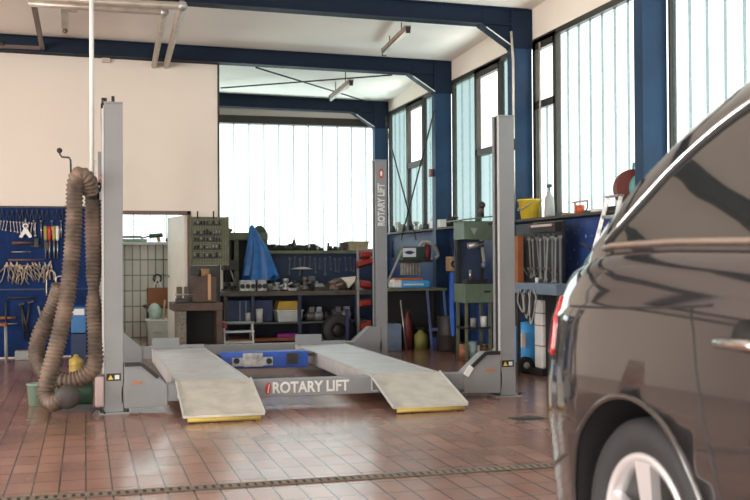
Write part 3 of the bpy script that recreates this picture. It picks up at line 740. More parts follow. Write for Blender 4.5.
# tool rack of drill bits
rk = thing('drill_rack', 'tall olive wire tool rack with rows of dark drill bits on the wall end', 'tool rack', (RY(210, 265, YW-.1).x, YW-.1, RY(210, 265, YW-.1).z))
ry_ = YW-.10
mb = MB(); a = RY(191, 240, ry_).x; b = RY(228.5, 240, ry_).x; z1_ = RY(210, 217, ry_).z; z0_ = RY(210, 265, ry_).z
mb.box((a, ry_+.06, z0_), (b, ry_+.085, z1_)).build('back_board', green2, rk)
g = MB()
for i in range(16): xx = a+(b-a)*i/15; g.box((xx-.003, ry_+.045, z0_), (xx+.003, ry_+.058, z1_))
for i in range(20): zz = z0_+(z1_-z0_)*i/19; g.box((a, ry_+.045, zz-.003), (b, ry_+.058, zz+.003))
g.build('wire_grid', mat('grid_olive', (.22, .24, .15), .5), rk)
for xx in (a, b): MB().box((xx-.01, ry_+.03, z0_-.01), (xx+.01, ry_+.09, z1_+.01)).build('side_rail', green2, rk)
for k, py in enumerate((224, 234, 240.5, 248.5, 257)):
    zz = RY(210, py, ry_).z
    s_ = MB().box((a+.03, ry_-.02, zz-.015), (b-.09, ry_+.045, zz)).build('bit_shelf', dsteel, rk)
    for j in range(9):
        xx = a+.05+j*(b-a-.16)/8; h_ = random.uniform(.025, .06)
        c_ = MB().cyl((xx, ry_+.01, zz), (xx, ry_+.01, zz+h_), random.uniform(.008, .014), 8).build('drill_bit', random.choice((dsteel, black, steel)), s_)
for px in (197.5, 213.5):
    q = RY(px, 216, ry_+.03); MB().cyl(q+Vector((0, 0, -.03)), q+Vector((0, 0, .06)), .009, 8).build('peg', black, rk)

# ------------------------------------------------------------------ long workbench at the back
BY = 13.62
wbn = thing('workbench', 'long dark workbench with lower shelf under the back window', 'workbench', (RY(300, 346, BY).x, BY, 0))
bx0, bx1 = RY(224, 293, BY).x, RY(372, 293, BY).x
bz = RY(300, 291, BY).z
MB().box((bx0, BY, bz-.06), (bx1, BY+.75, bz)).build('top', benchm, wbn, bevel=.005)
sz = RY(300, 322, BY).z
MB().box((bx0, BY+.03, sz-.02), (bx1, BY+.7, sz)).build('shelf', greyp if False else mat('shelf_dark', (.10, .10, .09), .5), wbn)
MB().box((bx0, BY+.05, RY(300, 340, BY).z-.01), (bx1, BY+.6, RY(300, 338, BY).z)).build('shelf', orangew, wbn)
for px in (226, 253, 300, 357):
    xx = RY(px, 320, BY).x
    MB().box((xx-.022, BY+.01, 0), (xx+.022, BY+.06, bz-.06)).build('leg', mat('bench_leg_blue', (.015, .025, .07), .5) if px != 226 else dsteel, wbn)
MB().box((bx0, BY+.70, 0), (bx1, BY+.73, bz-.061)).build('shade_panel', mat('navy_dark_back', (.012, .016, .035), .7), wbn)  # dark sheet added to make the gap under the bench read as shade
# upper rear panel with shelf and sockets
uy = 14.42
sp = thing('shelf_panel', 'dark blue panel with a long narrow shelf behind the workbench', 'shelf', (RY(320, 260, uy).x, uy, bz))
ux0, ux1 = RY(262, 260, uy).x, RY(375, 260, uy).x
uz = RY(320, 250.5, uy).z
MB().box((ux0, uy, .0), (ux1, uy+.03, uz-.04)).build('panel', blued, sp)
MB().box((ux0, uy-.14, uz-.045), (ux1, uy+.14, uz)).build('shelf_board', green2, sp, bevel=.003)
# hanging little tools at the panel
wr3 = proto('hanging_wrench', 'wrench', [('hanging_wrench', wrench_mb(.2), mat('dim_steel', (.14, .15, .17), .4, metal=.6))], 'wrenches on the dark blue panel')
for i in range(15): place(wr3, RY(290+i*5.0, 256+random.uniform(0, 3), uy-.012), (0, R(random.uniform(-6, 6)), 0), random.uniform(.7, 1.3), 'small dark wrench hanging on the dark blue panel behind the workbench')
# sockets on the narrow shelf
def sock(h, r): return MB().lathe([(0, 0), (r, 0), (r, h*.5), (r*.8, h*.55), (r*.8, h), (r*.5, h), (0, h*.9)], (0, 0, 0), n=10)
skp = [proto('socket', 'socket', [('socket', sock(h, r), m_)], 'sockets on the narrow shelf') for h, r, m_ in ((.07, .026, dsteel), (.10, .020, dsteel), (.05, .03, black), (.06, .022, steel))]
x = ux0+.03
while x < RY(356, 250, uy).x:
    k = random.choice((0, 1, 2, 2, 3)) ; place(skp[k], (x, uy-.08+random.choice((0, .1)), uz), sc=random.uniform(1.3, 2.0) if RY(312, 250, uy).x > x else random.uniform(.8, 1.4), label='small dark steel socket standing in the long row on the narrow shelf below the window'); x += random.uniform(.045, .07)
for n, px, hh in (('jar', 294.5, .15),):
    q = RY(px, 250, uy); tag(MB().lathe([(0, 0), (.03, 0), (.03, hh*.7), (.018, hh*.8), (.018, hh), (0, hh)], (q.x, uy+.03, uz)).build('black_bottle', black), 'small black bottle standing taller among the sockets', 'bottle')
q = RY(343, 250, uy-.05); tag(MB().box((q.x-.04, uy-.1, uz), (q.x+.04, uy+.02, uz+.11)).build('dark_box', mat('box_maroon', (.05, .03, .03), .6), bevel=.006), 'small dark box standing left of the beige basket', 'box')
bk = thing('wicker_basket', 'beige basket on the narrow shelf beside the rear lift post', 'basket', (RY(357, 250, uy).x, uy-.05, uz))
a, b = RY(346, 245, uy).x, RY(366.5, 245, uy).x
MB().prism([(a+.02, uy-.13, uz), (b-.02, uy-.13, uz), (b, uy-.13, uz+.12), (a, uy-.13, uz+.12)], (0, .24, 0)).build('basket', wicker, bk)
MB().box((a-.008, uy-.14, uz+.11), (b+.008, uy+.12, uz+.128)).build('rim', wicker, bk)
# green cross shelf left
gs = thing('steel_shelf', 'olive steel shelf frame left of the blue tarp', 'shelf', (RY(240, 290, 14.2).x, 14.2, bz))
MB().box((RY(223, 236, 14.2).x, 14.2, RY(245, 240, 14.2).z), (RY(268, 236, 14.2).x, 14.5, RY(245, 232.5, 14.2).z)).build('top_box', green2, gs, bevel=.005)
for px in (229, 237, 266): MB().box((RY(px, 250, 14.2).x-.03, 14.25, bz+.001), (RY(px, 250, 14.2).x+.03, 14.4, RY(245, 240, 14.2).z)).build('upright', green2 if px != 229 else dsteel, gs)
MB().box((RY(223, 260, 14.4).x, 14.385, bz+.001), (RY(262, 260, 14.4).x, 14.41, RY(245, 240, 14.2).z)).build('shade_panel', dark, gs)  # near-black sheet standing in for shade behind the uprights
ztop = RY(245, 232.5, 14.2).z
tag(MB().lathe([(.10, 0), (.095, .03), (.06, .075), (.03, .10), (0, .105)], (RY(260, 232, 14.3).x, 14.34, ztop)).build('fabric_cap', mat('cap_olive', (.07, .08, .05), .8)), 'dark olive rounded cap on the olive shelf right above the tarp', 'cap')
q = RY(228, 232, 14.3)
og = thing('orange_gloves', 'small orange brown pile on the left end of the olive shelf', 'gloves', (q.x, 14.3, ztop))
MB().blob((q.x, 14.33, ztop+.035), .05, (1.4, 1, .7), 10, .2).build('pile', mat('orange_cloth', (.45, .17, .04), .8), og)
MB().box((RY(222.5, 232, 14.3).x, 14.26, ztop+.001), (RY(226, 232, 14.3).x, 14.4, ztop+.13)).build('dark_block', dsteel, og)
# dark stool rods: grey lever
q0 = RY(226, 256, 14.0); q1 = RY(236, 286, 13.9)
tag(MB().cyl(q0, q1, .012, 8).build('grey_rod', steel), 'grey steel rod leaning diagonally left of the blue tarp', 'rod')
dl = thing('bench_press', 'dark drill press shape in the shade left of the tarp', 'drill press', (RY(232, 290, 14.0).x, 14.0, bz))
MB().cyl((RY(228, 290, 14).x, 14.05, bz), (RY(228, 290, 14).x, 14.05, 1.35), .03, 12).build('column', dsteel, dl)
MB().box((RY(222, 270, 14).x, 13.8, 1.02), (RY(236, 270, 14).x, 14.1, 1.16)).build('head', dsteel, dl, bevel=.01)
MB().box((RY(222, 290, 14).x, 13.85, bz+.001), (RY(236, 290, 14).x, 14.1, bz+.03)).build('base', dsteel, dl)

# tarp: cloth draped over a tall pointed thing
def tarp_mesh():
    cx, cy = RY(256, 250, 13.95).x, 13.98
    nz, na = 26, 56; vs = []; fs = []
    top = RY(252, 225, 13.95).z; bot = RY(255, 279, 13.95).z
    for i in range(nz+1):
        t = i/nz; z = top + (bot-top)*t
        r = .012 + .185*t**.7
        for j in range(na):
            a = 2*math.pi*j/na
            fold = 1 + (.13*math.sin(a*7+t*2.4)+.07*math.sin(a*13-1+t*5))*min(1, t*2.2)
            lean = -.05*math.exp(-((t-.0)/.25)**2) + .03*t
            vs.append((cx + lean + r*1.08*fold*math.cos(a) + (.05*t**2*max(0, math.cos(a))), cy + r*.55*fold*math.sin(a), z - (.05*math.sin(a*3)*t)))
    fs = [(i*na+j, (i+1)*na+j, (i+1)*na+(j+1) % na, i*na+(j+1) % na) for i in range(nz) for j in range(na)]
    return MB().add(vs, fs, True)
tag(tarp_mesh().build('blue_tarp', tarp), 'bright blue tarpaulin draped into a point over a machine on the workbench', 'tarpaulin')
# engine parts on the bench
def cyl_head(px0, px1, lab):
    t = thing('cylinder_head', lab, 'engine part', (RY((px0+px1)/2, 290, BY+.1).x, BY+.12, bz))
    a, b = RY(px0, 285, BY+.05).x, RY(px1, 285, BY+.05).x
    MB().box((a, BY+.06, bz), (b, BY+.2, bz+.13)).build('casting', alu, t, bevel=.01)
    n = 3 if px1-px0 > 12 else 2
    for i in range(n):
        xx = a+(b-a)*(i+.5)/n; MB().cyl((xx, BY+.061, bz+.07), (xx, BY+.052, bz+.07), .032, 14).build('bore', black, t)
    MB().box((a+.01, BY+.07, bz+.13), (b-.01, BY+.18, bz+.15)).build('top_flange', alu, t)
cyl_head(240, 256, 'silver cylinder head with dark round bores under the left side of the tarp')
cyl_head(257.5, 267, 'smaller silver cylinder head just right of the first under the tarp')
def gearpart(px, h, r, m_, lab, nm='engine_part'):
    t = thing(nm, lab, 'engine part', (RY(px, 290, BY+.15).x, BY+.15, bz))
    x = t.location.x; y = BY+.15
    MB().lathe([(0, 0), (r, 0), (r, h*.3), (r*.5, h*.35), (r*.45, h*.7), (r*.75, h*.75), (r*.7, h*.95), (0, h)], (x, y, bz), n=14).build('housing', m_, t)
    MB().cyl((x+r*.3, y-.02, bz+h*.5), (x+r*1.5, y-.03, bz+h*.62), r*.28, 10).build('pipe_stub', m_, t)
    g = MB().lathe([(r*.5, 0), (r*.62, 0), (r*.62, .02), (r*.5, .02)], (x-r*.6, y-.06, bz+.001), n=12).build('flange', dsteel, t)
gearpart(277, .12, .06, alu, 'silver pump housing left of centre on the workbench')
gearpart(285.5, .17, .06, alu, 'taller silver carburettor shaped part beside the pump housing')
gearpart(297, .10, .07, mat('grey_cast', (.15, .15, .145), .5, metal=.5), 'flat grey cast part in the middle of the workbench')
gearpart(305, .19, .055, mat('grey_cast', (.28, .28, .27), .5), 'upright grey casting in front of the dark panel')
gearpart(333, .13, .09, mat('brown_cast', (.20, .13, .10), .6), 'reddish brown round housing left of the parts with the white cloth')
ld = thing('bench_lamp', 'flat lamp shade on a short stand above the engine parts', 'lamp', (RY(302, 290, 14.1).x, 14.1, bz))
q = RY(302, 269, 14.1); MB().cyl((q.x, 14.1, bz), (q.x, 14.1, q.z), .012, 8).build('stand', dsteel, ld)
MB().lathe([(.0, .03), (.05, .025), (.16, 0), (.15, -.004), (0, .02)], (q.x, 14.1, q.z)).build('shade', mat('shade_cream', (.5, .47, .40), .5), ld)
q = RY(311, 275, 14.1); tag(MB().box((q.x-.05, 14.05, bz+.1), (q.x+.05, 14.13, bz+.19)).box((q.x-.03, 14.06, bz), (q.x+.03, 14.12, bz+.1)).build('small_motor', mat('grey_cast', (.28, .28, .27))), 'small pale motor block behind the parts right of the lamp', 'engine part')
gb2 = thing('gearbox', 'dark brown gearbox casing on the right of the workbench', 'gearbox', (RY(340, 290, BY+.3).x, BY+.3, bz))
q = RY(340, 284, BY+.3)
MB().lathe([(0, 0), (.13, .0), (.15, .05), (.13, .12), (.07, .16), (0, .165)], (q.x, BY+.33, bz), n=18).build('casing', mat('brown_cast2', (.13, .09, .07), .6, metal=.3), gb2)
MB().cyl((q.x+.16, BY+.33, bz+.07), (q.x+.32, BY+.33, bz+.09), .045, 14).build('output_tube', mat('grey_cast', (.28, .28, .27)), gb2)
tag(MB().prism([(q.x-.02, BY+.14, bz+.168), (q.x+.19, BY+.16, bz+.185), (q.x+.17, BY+.14, bz+.12), (q.x+.08, BY+.12, bz+.03), (q.x+.05, BY+.13, bz+.10)], (0, .1, .0)).build('white_cloth', mat('cloth_white', (.72, .68, .58), .9, var=.1, bump=.5)), 'white cloth hanging over the brown gearbox casing', 'cloth')
for i, (px0, px1, h_, m_) in enumerate(((314, 328, .05, dsteel), (288, 296, .04, steel), (318, 326, .09, greyp), (357, 364, .12, greyp))):
    a, b = RY(px0, 290, BY+.1).x, RY(px1, 290, BY+.1).x
    yy = BY+(.05, .03, .25, .1)[i]
    tag(MB().box((a, yy, bz), (b, yy+.12, bz+h_)).build('metal_block', m_, bevel=.006), ['low dark block right of the silver parts', 'small bright steel block at the bench front edge', 'grey block behind the low dark block', 'grey block at the right end of the workbench'][i], 'block')
def scrap_mb(seed):
    g = random.Random(seed); m = MB()
    for k in range(5):
        p = Vector((g.uniform(-.05, .05), g.uniform(-.04, .04), 0)); h = g.uniform(.03, .09); r = g.uniform(.012, .035)
        if k % 2: m.cyl(p, p+Vector((0, 0, h)), r, 10)
        else: m.box(p-Vector((r, r, 0)), p+Vector((r, r*1.4, h*.8)), R(g.uniform(0, 90)))
    m.cyl((-.06, -.03, .02), (.07, .02, .03), .011, 8)
    return m
scs = [proto('scrap_part', 'engine part', [('scrap_part', scrap_mb(k), m_)], 'small scrap engine parts on the bench') for k, m_ in enumerate((dsteel, alu, MT['grey_cast'], brown))]
g_ = random.Random(21)
for i in range(26):
    px = 232+i*5.2; place(scs[i % 4], (RY(px, 288, BY+.1).x, BY+g_.uniform(.3, .6), bz), (0, 0, g_.uniform(0, 6)), g_.uniform(.9, 1.7), 'small oily engine part among the clutter at the back of the workbench')
for i in range(14):
    px = 305+i*3.8; dup(scs[(i*3) % 4], (RY(px, 318, BY+.1).x, BY+g_.uniform(.3, .55), sz), rot=(0, 0, g_.uniform(0, 6)), sc=g_.uniform(1.0, 1.8), label='small dark scrap part crowded on the shelf below the workbench top', group='scrap parts on the bench shelf')
# below the bench
tb2 = thing('plastic_tub', 'clear white storage tub with a yellow lid tub on the bench shelf', 'tub', (RY(290, 320, BY+.2).x, BY+.2, sz))
a, b = RY(277, 315, BY+.1).x, RY(303, 315, BY+.1).x; zm = RY(290, 311, BY+.1).z; zt2 = RY(290, 301, BY+.1).z
MB().prism([(a+.02, BY+.1, sz), (b-.02, BY+.1, sz), (b, BY+.1, zm), (a, BY+.1, zm)], (0, .3, 0)).build('tub', mat('milky_tub', (.50, .53, .52), .4), tb2, bevel=.008)
MB().box((a-.01, BY+.09, zm), (b+.01, BY+.41, zm+.012)).build('rim', wplast, tb2)
tag(MB().prism([(a-.005, BY+.1, zm+.013), (b-.02, BY+.1, zm+.013), (b-.05, BY+.1, zt2), (a+.03, BY+.1, zt2)], (0, .28, 0)).build('yellow_tub', mat('ochre_tub', (.50, .32, .03), .45), bevel=.008), 'yellow tub stacked on the milky white tub', 'tub')
for i, (px, h_, r_) in enumerate(((248.5, .13, .035), (259.5, .18, .042))):
    q = RY(px, 318, BY+.08); k = tag(MB().lathe([(0, 0), (r_, 0), (r_*1.15, h_), (r_*1.0, h_), (r_*.9, .01), (0, .01)], (q.x, BY+.1, sz)).build('white_cup', wplast), ['smaller white cup on the bench shelf by the blue legs', 'larger white beaker on the bench shelf left of the tub'][i], 'cup')
bt = thing('blue_toolbox', 'dark blue upright boxes under the left part of the workbench', 'box', (RY(245, 320, BY+.3).x, BY+.3, sz))
a, b = RY(227, 310, BY+.3).x, RY(273, 310, BY+.3).x
MB().box((a, BY+.3, sz), (b, BY+.6, bz-.12)).build('case', mat('blue_case', (.025, .055, .16), .5, var=.2), bt, bevel=.008)
for px in (240, 246, 252): xx = RY(px, 310, BY+.29).x; MB().box((xx-.008, BY+.285, sz), (xx+.008, BY+.299, bz-.13)).build('edge_bar', mat('pale_blue_bar', (.25, .30, .42), .5), bt)
rng = random.Random(3)
names = [('alternator', 'grey finned alternator'), ('brake_caliper', 'dull grey brake caliper'), ('starter_motor', 'dark starter motor'), ('water_pump', 'pale grey water pump')]
for i, px in enumerate((311, 318, 337, 346)):
    q = RY(px, 316, BY+.15)
    t = thing(names[i][0], names[i][1] + (' on the bench shelf right of the tubs' if i < 2 else ' on the bench shelf toward the rear lift post'), 'engine part', (q.x, BY+.18, sz))
    m_ = mat('part_grey_%d' % (i % 2), ((.13, .12, .12), (.26, .27, .29))[i % 2], .5, metal=.5)
    MB().cyl((q.x-.06, BY+.18, sz+.07), (q.x+.06, BY+.18, sz+.07), .07, 14).build('body', m_, t, bevel=.008)
    MB().cyl((q.x-.09, BY+.16, sz+.07), (q.x-.061, BY+.16, sz+.07), .035, 12).build('pulley', dsteel, t)
    MB().box((q.x-.03, BY+.1, sz+.12), (q.x+.04, BY+.2, sz+.19)).build('terminal', m_, t)
mg = RY(288, 343, BY+.1); tag(MB().box((mg.x-.14, BY+.1, .11), (mg.x+.16, BY+.35, .17)).build('magenta_tray', magenta, bevel=.005), 'magenta tray on the lowest shelf of the workbench', 'tray')
for v in (1,): pass
q = RY(336, 338, BY); ty_ = thing('spare_tyre', 'dark tyre standing under the workbench', 'tyre', (q.x, BY-.1, 0))
MB().lathe([(.10, -.07), (.19, -.08), (.215, -.05), (.215, .05), (.19, .08), (.10, .07), (.10, -.07)], (q.x, BY-.1, .216), 'y', 28).build('tyre', black, ty_)
MB().lathe([(0, -.02), (.1, -.03), (.1, .03), (0, .02)], (q.x, BY-.1, .216), 'y', 20).build('hub', dsteel, ty_)
# step ladder in front
sd = thing('step_stool', 'small white metal step ladder with red cap in front of the workbench', 'step ladder', (RY(236, 345, 13.1).x, 13.1, 0))
sy = 13.08
for px, dy in ((225, 0), (253.5, 0)):
    p0 = RY(px, 345, sy); p1 = RY(px-(.5 if px < 240 else 0), 322, sy+.1)
    MB().obox((p0.x, sy, 0), (p0.x, sy+.1, p1.z), .02, .03, (0, 1, 0)).build('front_rail', white, sd)
    MB().obox((p0.x, sy+.35, 0), (p0.x, sy+.13, p1.z), .02, .02, (0, 1, 0)).build('rear_rail', greyp, sd)
for py in (342, 331.5+11*.0, 322.5):
    za = RY(239, py, sy+.05).z; MB().box((RY(224, py, sy).x, sy+.0, za-.012), (RY(254.5, py, sy).x, sy+.18, za+.008)).build('step', white if py > 325 else greyp, sd)
q = RY(225, 326, sy); MB().box((q.x-.022, sy-.0, q.z-.03), (q.x+.022, sy+.14, q.z+.045)).build('end_cap', red, sd)
q = RY(219, 322, sy+.1)
# red bins column
for i, py in enumerate((255, 265, 284, 304, 327)):
    q = RY(365, py, BY-.05); w_ = (.07, .11, .07, .07, .07)[i]
    t = MB().prism([(q.x-w_, BY-.12, q.z+.04), (q.x-w_, BY-.12, q.z-.02), (q.x-w_, BY-.02, q.z-.05), (q.x-w_, BY-.02, q.z+.06)], (w_*2, 0, (0, .06, -.02, .01, .03)[i])).build('red_bin', mat('bin_red', (.28, .022, .016), .5), bevel=.005)
    tag(t, ['topmost red plastic bin beside the rear post', 'second red bin from the top, widest, beside the rear post', 'middle red bin beside the rear post at bench height', 'fourth red bin from the top beside the rear post', 'lowest red bin beside the rear post'][i], 'bin')
rkx = RY(371, 300, BY).x
tr = thing('bin_rack', 'upright steel rack carrying the red bins', 'rack', (rkx, BY, 0))
for dx in (-.2, .02): MB().box((rkx+dx, BY-.02, 0), (rkx+dx+.03, BY-.002, 1.3)).build('upright', greyp, tr)
MB().box((rkx-.2, BY-.018, 1.28), (rkx+.05, BY-.003, 1.3)).build('crossbar', greyp, tr)
MB().box((rkx-.4, BY-.2, 0), (rkx-.36, BY-.16, .5)).build('blue_strut', mat('strut_blue', (.03, .035, .12), .5), tr)

# ------------------------------------------------------------------ right hand corner area
# blue boards along the right wall
def rboard(pxa, pxb, m_, lab, z0=.1, z1=1.53, x=XR-.05):
    ya = RX(pxb, 250, x).y; yb = RX(pxa, 250, x).y
    o = MB().box((x, ya, z0), (x+.03, yb, z1)).build('wall_board', m_); tag(o, lab, 'board'); return ya, yb
b2 = rboard(386, 516, mat('worn_blue_dim', (.02, .055, .17), .5, var=.25, scale=4), 'long dull blue board along the right wall behind the green machine')
bluew = mat('worn_blue', (.025, .06, .24), .45, col2=(.05, .09, .30), scale=6)
b3 = rboard(563, 700, bluew, 'large worn blue board on the right wall behind the ladder')
# paint flakes on the blue board (irregular worn marks)
fk = MB(); rr = random.Random(5); X3 = XR-.052
for i in range(26):
    yy = rr.uniform(b3[1]-1.3, b3[1]-.03); zz = rr.uniform(1.0, 1.45); hh = rr.uniform(.008, .05); ww = rr.uniform(.006, .02)
    fk.prism([(X3, yy, zz), (X3, yy+ww, zz+hh*.3), (X3, yy+ww*.7, zz+hh), (X3, yy-ww*.4, zz+hh*.6)], (-.0015, 0, 0))
bo = [o for o in C.objects if o.name.startswith('wall_board')][-1]
fk.build('paint_flakes', mat('flake', (.45, .48, .55), .6), bo)
# ledge on top
lg0 = tag(MB().box((XR-.25, 4.9, 1.535), (XR-.005, colY[0]-.15, 1.56)).build('window_ledge', mat('ledge_dark', (.06, .05, .04), .6)), 'dark narrow ledge running under the right hand windows', 'ledge')
LX = XR-.14; LZ = 1.561
def ledge(px): return Vector((LX, RX(px, 210, LX).y, LZ))
rj = random.Random(11)
jm_ = [dsteel, galv, green2, black, steel, wplast]
jn = ['jar', 'bolt_tin', 'oil_can', 'small_box', 'spool']
LI = [(393, 'jar', 'dark', 'dark jar at the far corner end of the window ledge'), (398, 'bolt_tin', 'tan', 'tan bolt tin second from the far corner on the window ledge'),
      (404, 'oil_can', 'olive', 'olive oil can on the ledge where the bracing rods cross'), (410, 'small_box', 'black', 'small black box on the ledge below the far clear pane'),
      (416, 'spool', 'tan', 'pale tan spool on the ledge below the far clear pane'), (421, 'jar', 'grey', 'bright grey jar on the ledge left of the second blue column'),
      (426, 'bolt_tin', 'dark', 'dark bolt tin on the ledge close to the left side of the second blue column'), (431, 'oil_can', 'tan', 'grey tan oil can right against the second blue column'),
      (450, 'jar', 'black', 'black jar on the ledge just right of the white carton'), (455, 'spool', 'dark', 'dark spool on the ledge second right of the white carton'),
      (460, 'bolt_tin', 'olive', 'olive bolt tin on the ledge beside the green press'), (399.5, 'small_box', 'grey', 'small grey box on the ledge between the tan tin and the olive can')]
lm = {'dark': dsteel, 'tan': galv, 'olive': green2, 'black': black, 'grey': greyp}
for px, nm, mk, lb in LI:
    q = ledge(px); h_ = rj.uniform(.07, .16); r_ = rj.uniform(.03, .05)
    if nm in ('jar', 'oil_can'): mb = MB().lathe([(0, 0), (r_, 0), (r_, h_*.7), (r_*.5, h_*.82), (r_*.5, h_), (0, h_)], q, n=12)
    elif nm == 'bolt_tin': mb = MB().cyl(q, q+Vector((0, 0, h_)), r_, 12)
    elif nm == 'small_box': mb = MB().box(q-Vector((r_, r_*1.3, 0)), q+Vector((r_, r_*1.3, h_)))
    else: mb = MB().lathe([(0, 0), (r_, 0), (r_, .012), (r_*.5, .014), (r_*.5, h_*.8), (r_, h_*.82), (r_, h_), (0, h_)], q, n=12)
    tag(mb.build(nm, lm[mk]), lb, nm.replace('_', ' '))
# white sack / boxes on ledge near 435-445
q = ledge(440); t = tag(MB().box(q-Vector((.08, .20, 0)), q+Vector((.08, .22, .11))).build('white_carton', wplast, bevel=.01), 'long white carton on the ledge left of the green machine', 'carton')
# compressor with logo
cy = 12.5
cpx0, cpx1 = RY(403, 260, cy).x, RY(425, 260, cy).x
cz1 = RY(414, 246.5, cy).z; cz0 = RY(414, 260, cy).z
cs = thing('compressor', 'dark green cased compressor with white badge on a ribbed drum stand', 'compressor', ((cpx0+cpx1)/2, cy, RY(414, 275, cy).z))
MB().box((cpx0, cy, cz0), (cpx1, cy+.3, cz1)).build('case', mat('case_green', (.02, .045, .04), .5), cs, bevel=.008)
bd = bp(MB(), 403, 416, 248, 257, cy-.006, .005).build('badge', wplast, cs)
q = RY(409.5, 252.5, cy-.008); e = MB()
for r1, r2 in (((.055), (.036)),):
    e.add([(q.x+r1*math.cos(a), q.y, q.z+.024*math.sin(a)) for a in [2*math.pi*i/20 for i in range(20)]], [tuple(range(20))])
eo = e.build('badge_oval', bluep, bd)
MB().box((q.x-.068, q.y-.002, q.z-.005), (q.x+.068, q.y-.001, q.z+.005)).box((q.x-.03, q.y-.0025, q.z-.012), (q.x+.03, q.y-.0015, q.z+.012)).build('badge_bar', mat('badge_blk', (.02, .03, .06), .5), eo)
MB().box((cpx0-.06, cy-.02, cz0-.03), (cpx1+.1, cy+.32, cz0-.001)).build('tray', dsteel, cs)
tz = RY(414, 275, cy).z
dr_ = MB().cyl(((cpx0+cpx1)/2, cy+.15, tz), ((cpx0+cpx1)/2, cy+.15, cz0-.03), .12, 20).build('drum', mat('drum_tan', (.20, .17, .14), .5, metal=.3), cs)
r_ = MB()
for i in range(20):
    a = 2*math.pi*i/20; r_.box(((cpx0+cpx1)/2+.12*math.cos(a)-.008, cy+.15+.12*math.sin(a)-.008, tz), ((cpx0+cpx1)/2+.12*math.cos(a)+.008, cy+.15+.12*math.sin(a)+.008, cz0-.04))
r_.build('drum_ribs', alu, cs)
for i, (dx, dy) in enumerate(((.32, .1),)):
    q = RY(430, 254, cy); tag(MB().lathe([(0, 0), (.04, 0), (.055, .03), (.05, .16), (.02, .2), (.02, .24), (0, .24)], (cpx1+.06, cy+.12, cz0-.0005)).build('funnel_can', mat('can_red', (.20, .03, .03), .5)), 'dark red can standing right of the green cased compressor', 'can')
tag(MB().tube(spline([(cpx0+.25, cy+.1, cz1+.001), (cpx0+.3, cy+.05, cz1+.06), (cpx0+.42, cy+.05, cz1+.02), (cpx0+.5, cy+.1, cz1-.1), (cpx0+.46, cy+.1, cz0+.02)], 6), .022, 10).build('grey_tubing', greyp), 'grey bent tubing on top of the compressor', 'tube')
# table with package
ty = 12.35
tx0, tx1 = RY(389, 290, ty).x, RY(447, 290, ty).x
tzz = RY(418, 288.5, ty).z
tt = thing('work_table', 'narrow steel table with pale blue legs below the blue white package', 'table', ((tx0+tx1)/2, ty, 0))
MB().box((tx0, ty, tzz-.03), (tx1, ty+.6, tzz)).build('top', green2, tt, bevel=.004)
for px, dx in ((428, .03), (444.5, .03)):
    xx = RY(px, 300, ty).x; MB().obox((xx, ty+.03, tzz-.03), (xx+.06, ty+.03, 0), .025, .025, (0, 1, 0)).build('leg', mat('leg_blue', (.10, .13, .27), .5), tt)
for px in (391, 446): xx = RY(px, 300, ty).x; MB().box((xx-.012, ty+.5, 0), (xx+.012, ty+.53, tzz-.03)).build('leg', dsteel, tt)
MB().box((RY(430, 329, ty).x, ty+.02, RY(440, 331, ty).z), (RY(450, 329, ty).x, ty+.05, RY(440, 328, ty).z)).build('stretcher', mat('leg_blue', (.10, .13, .27), .5), tt)
MB().box((tx0, ty+.55, 0), (tx1+.1, ty+.57, tzz-.04)).build('shade_panel', dark, tt)  # black sheet added as the shade below the table
pk = thing('blue_package', 'light blue and white plastic package lying on the narrow table', 'package', (RY(412, 286, ty).x, ty+.1, tzz))
a, b = RY(393, 282, ty+.05).x, RY(431, 282, ty+.05).x
mb = MB(); n = 10
for i in range(n):
    t0 = i/n; t1 = (i+1)/n
MB().box((a+.03, ty+.05, tzz), (b, ty+.3, tzz+.10)).build('bag', lblue, pk, bevel=.03)
MB().box((a, ty+.045, tzz+.01), (a+.12, ty+.28, tzz+.11)).build('white_end', wplast, pk, bevel=.02)
MB().box((a+.14, ty+.04, tzz+.04), (b-.1, ty+.052, tzz+.06)).build('print_band', wplast, pk)
tag(MB().box((a+.04, ty+.08, tzz+.102), (b-.1, ty+.25, tzz+.13)).build('orange_tray', mat('orange_tray', (.5, .13, .04), .5), bevel=.004), 'flat orange tray on top of the blue white package', 'tray')
# things under table
for i, (px, py, w_, h_, m_, lab, nm) in enumerate(((393, 330, .10, .34, mat('box_bluegrey', (.18, .24, .35), .5), 'pale blue grey box under the table by the rear post', 'upright_box'), (422, 345, .09, .25, mat('can_olive', (.22, .22, .05), .5), 'olive yellow canister under the narrow table', 'canister'), (409, 330, .06, .48, mat('red_dark', (.12, .02, .02), .5), 'dark red fire extinguisher in the shade under the table', 'extinguisher'), (438, 345, .10, .16, mat('blue_low', (.05, .08, .25), .5), 'blue case low under the table by the slanted legs', 'blue_case'))):
    q = RY(px, py, ty+.25); t = thing(nm, lab, nm.replace('_', ' '), (q.x, ty+.3, 0))
    if i in (0, 3): MB().box((q.x-w_, ty+.2, 0), (q.x+w_, ty+.4, h_)).build('body', m_, t, bevel=.01)
    else: MB().lathe([(0, 0), (w_, 0), (w_, h_*.75), (w_*.5, h_*.88), (w_*.3, h_), (0, h_)], (q.x, ty+.3, 0)).build('body', m_, t)
    MB().box((q.x-w_*.5, ty+.29, h_), (q.x+w_*.5, ty+.31, h_+.03)).build('handle', dsteel, t)
for i, (pxa, pxb) in enumerate(((402, 407),)):
    p0 = RY(400.5, 300, ty-.02); p1 = RY(406, 350, ty-.02); tag(MB().cyl(p0, (p1.x, p1.y-.02, .003), .009, 8).build('thin_rod', steel), 'thin pale rod leaning against the narrow table', 'rod')
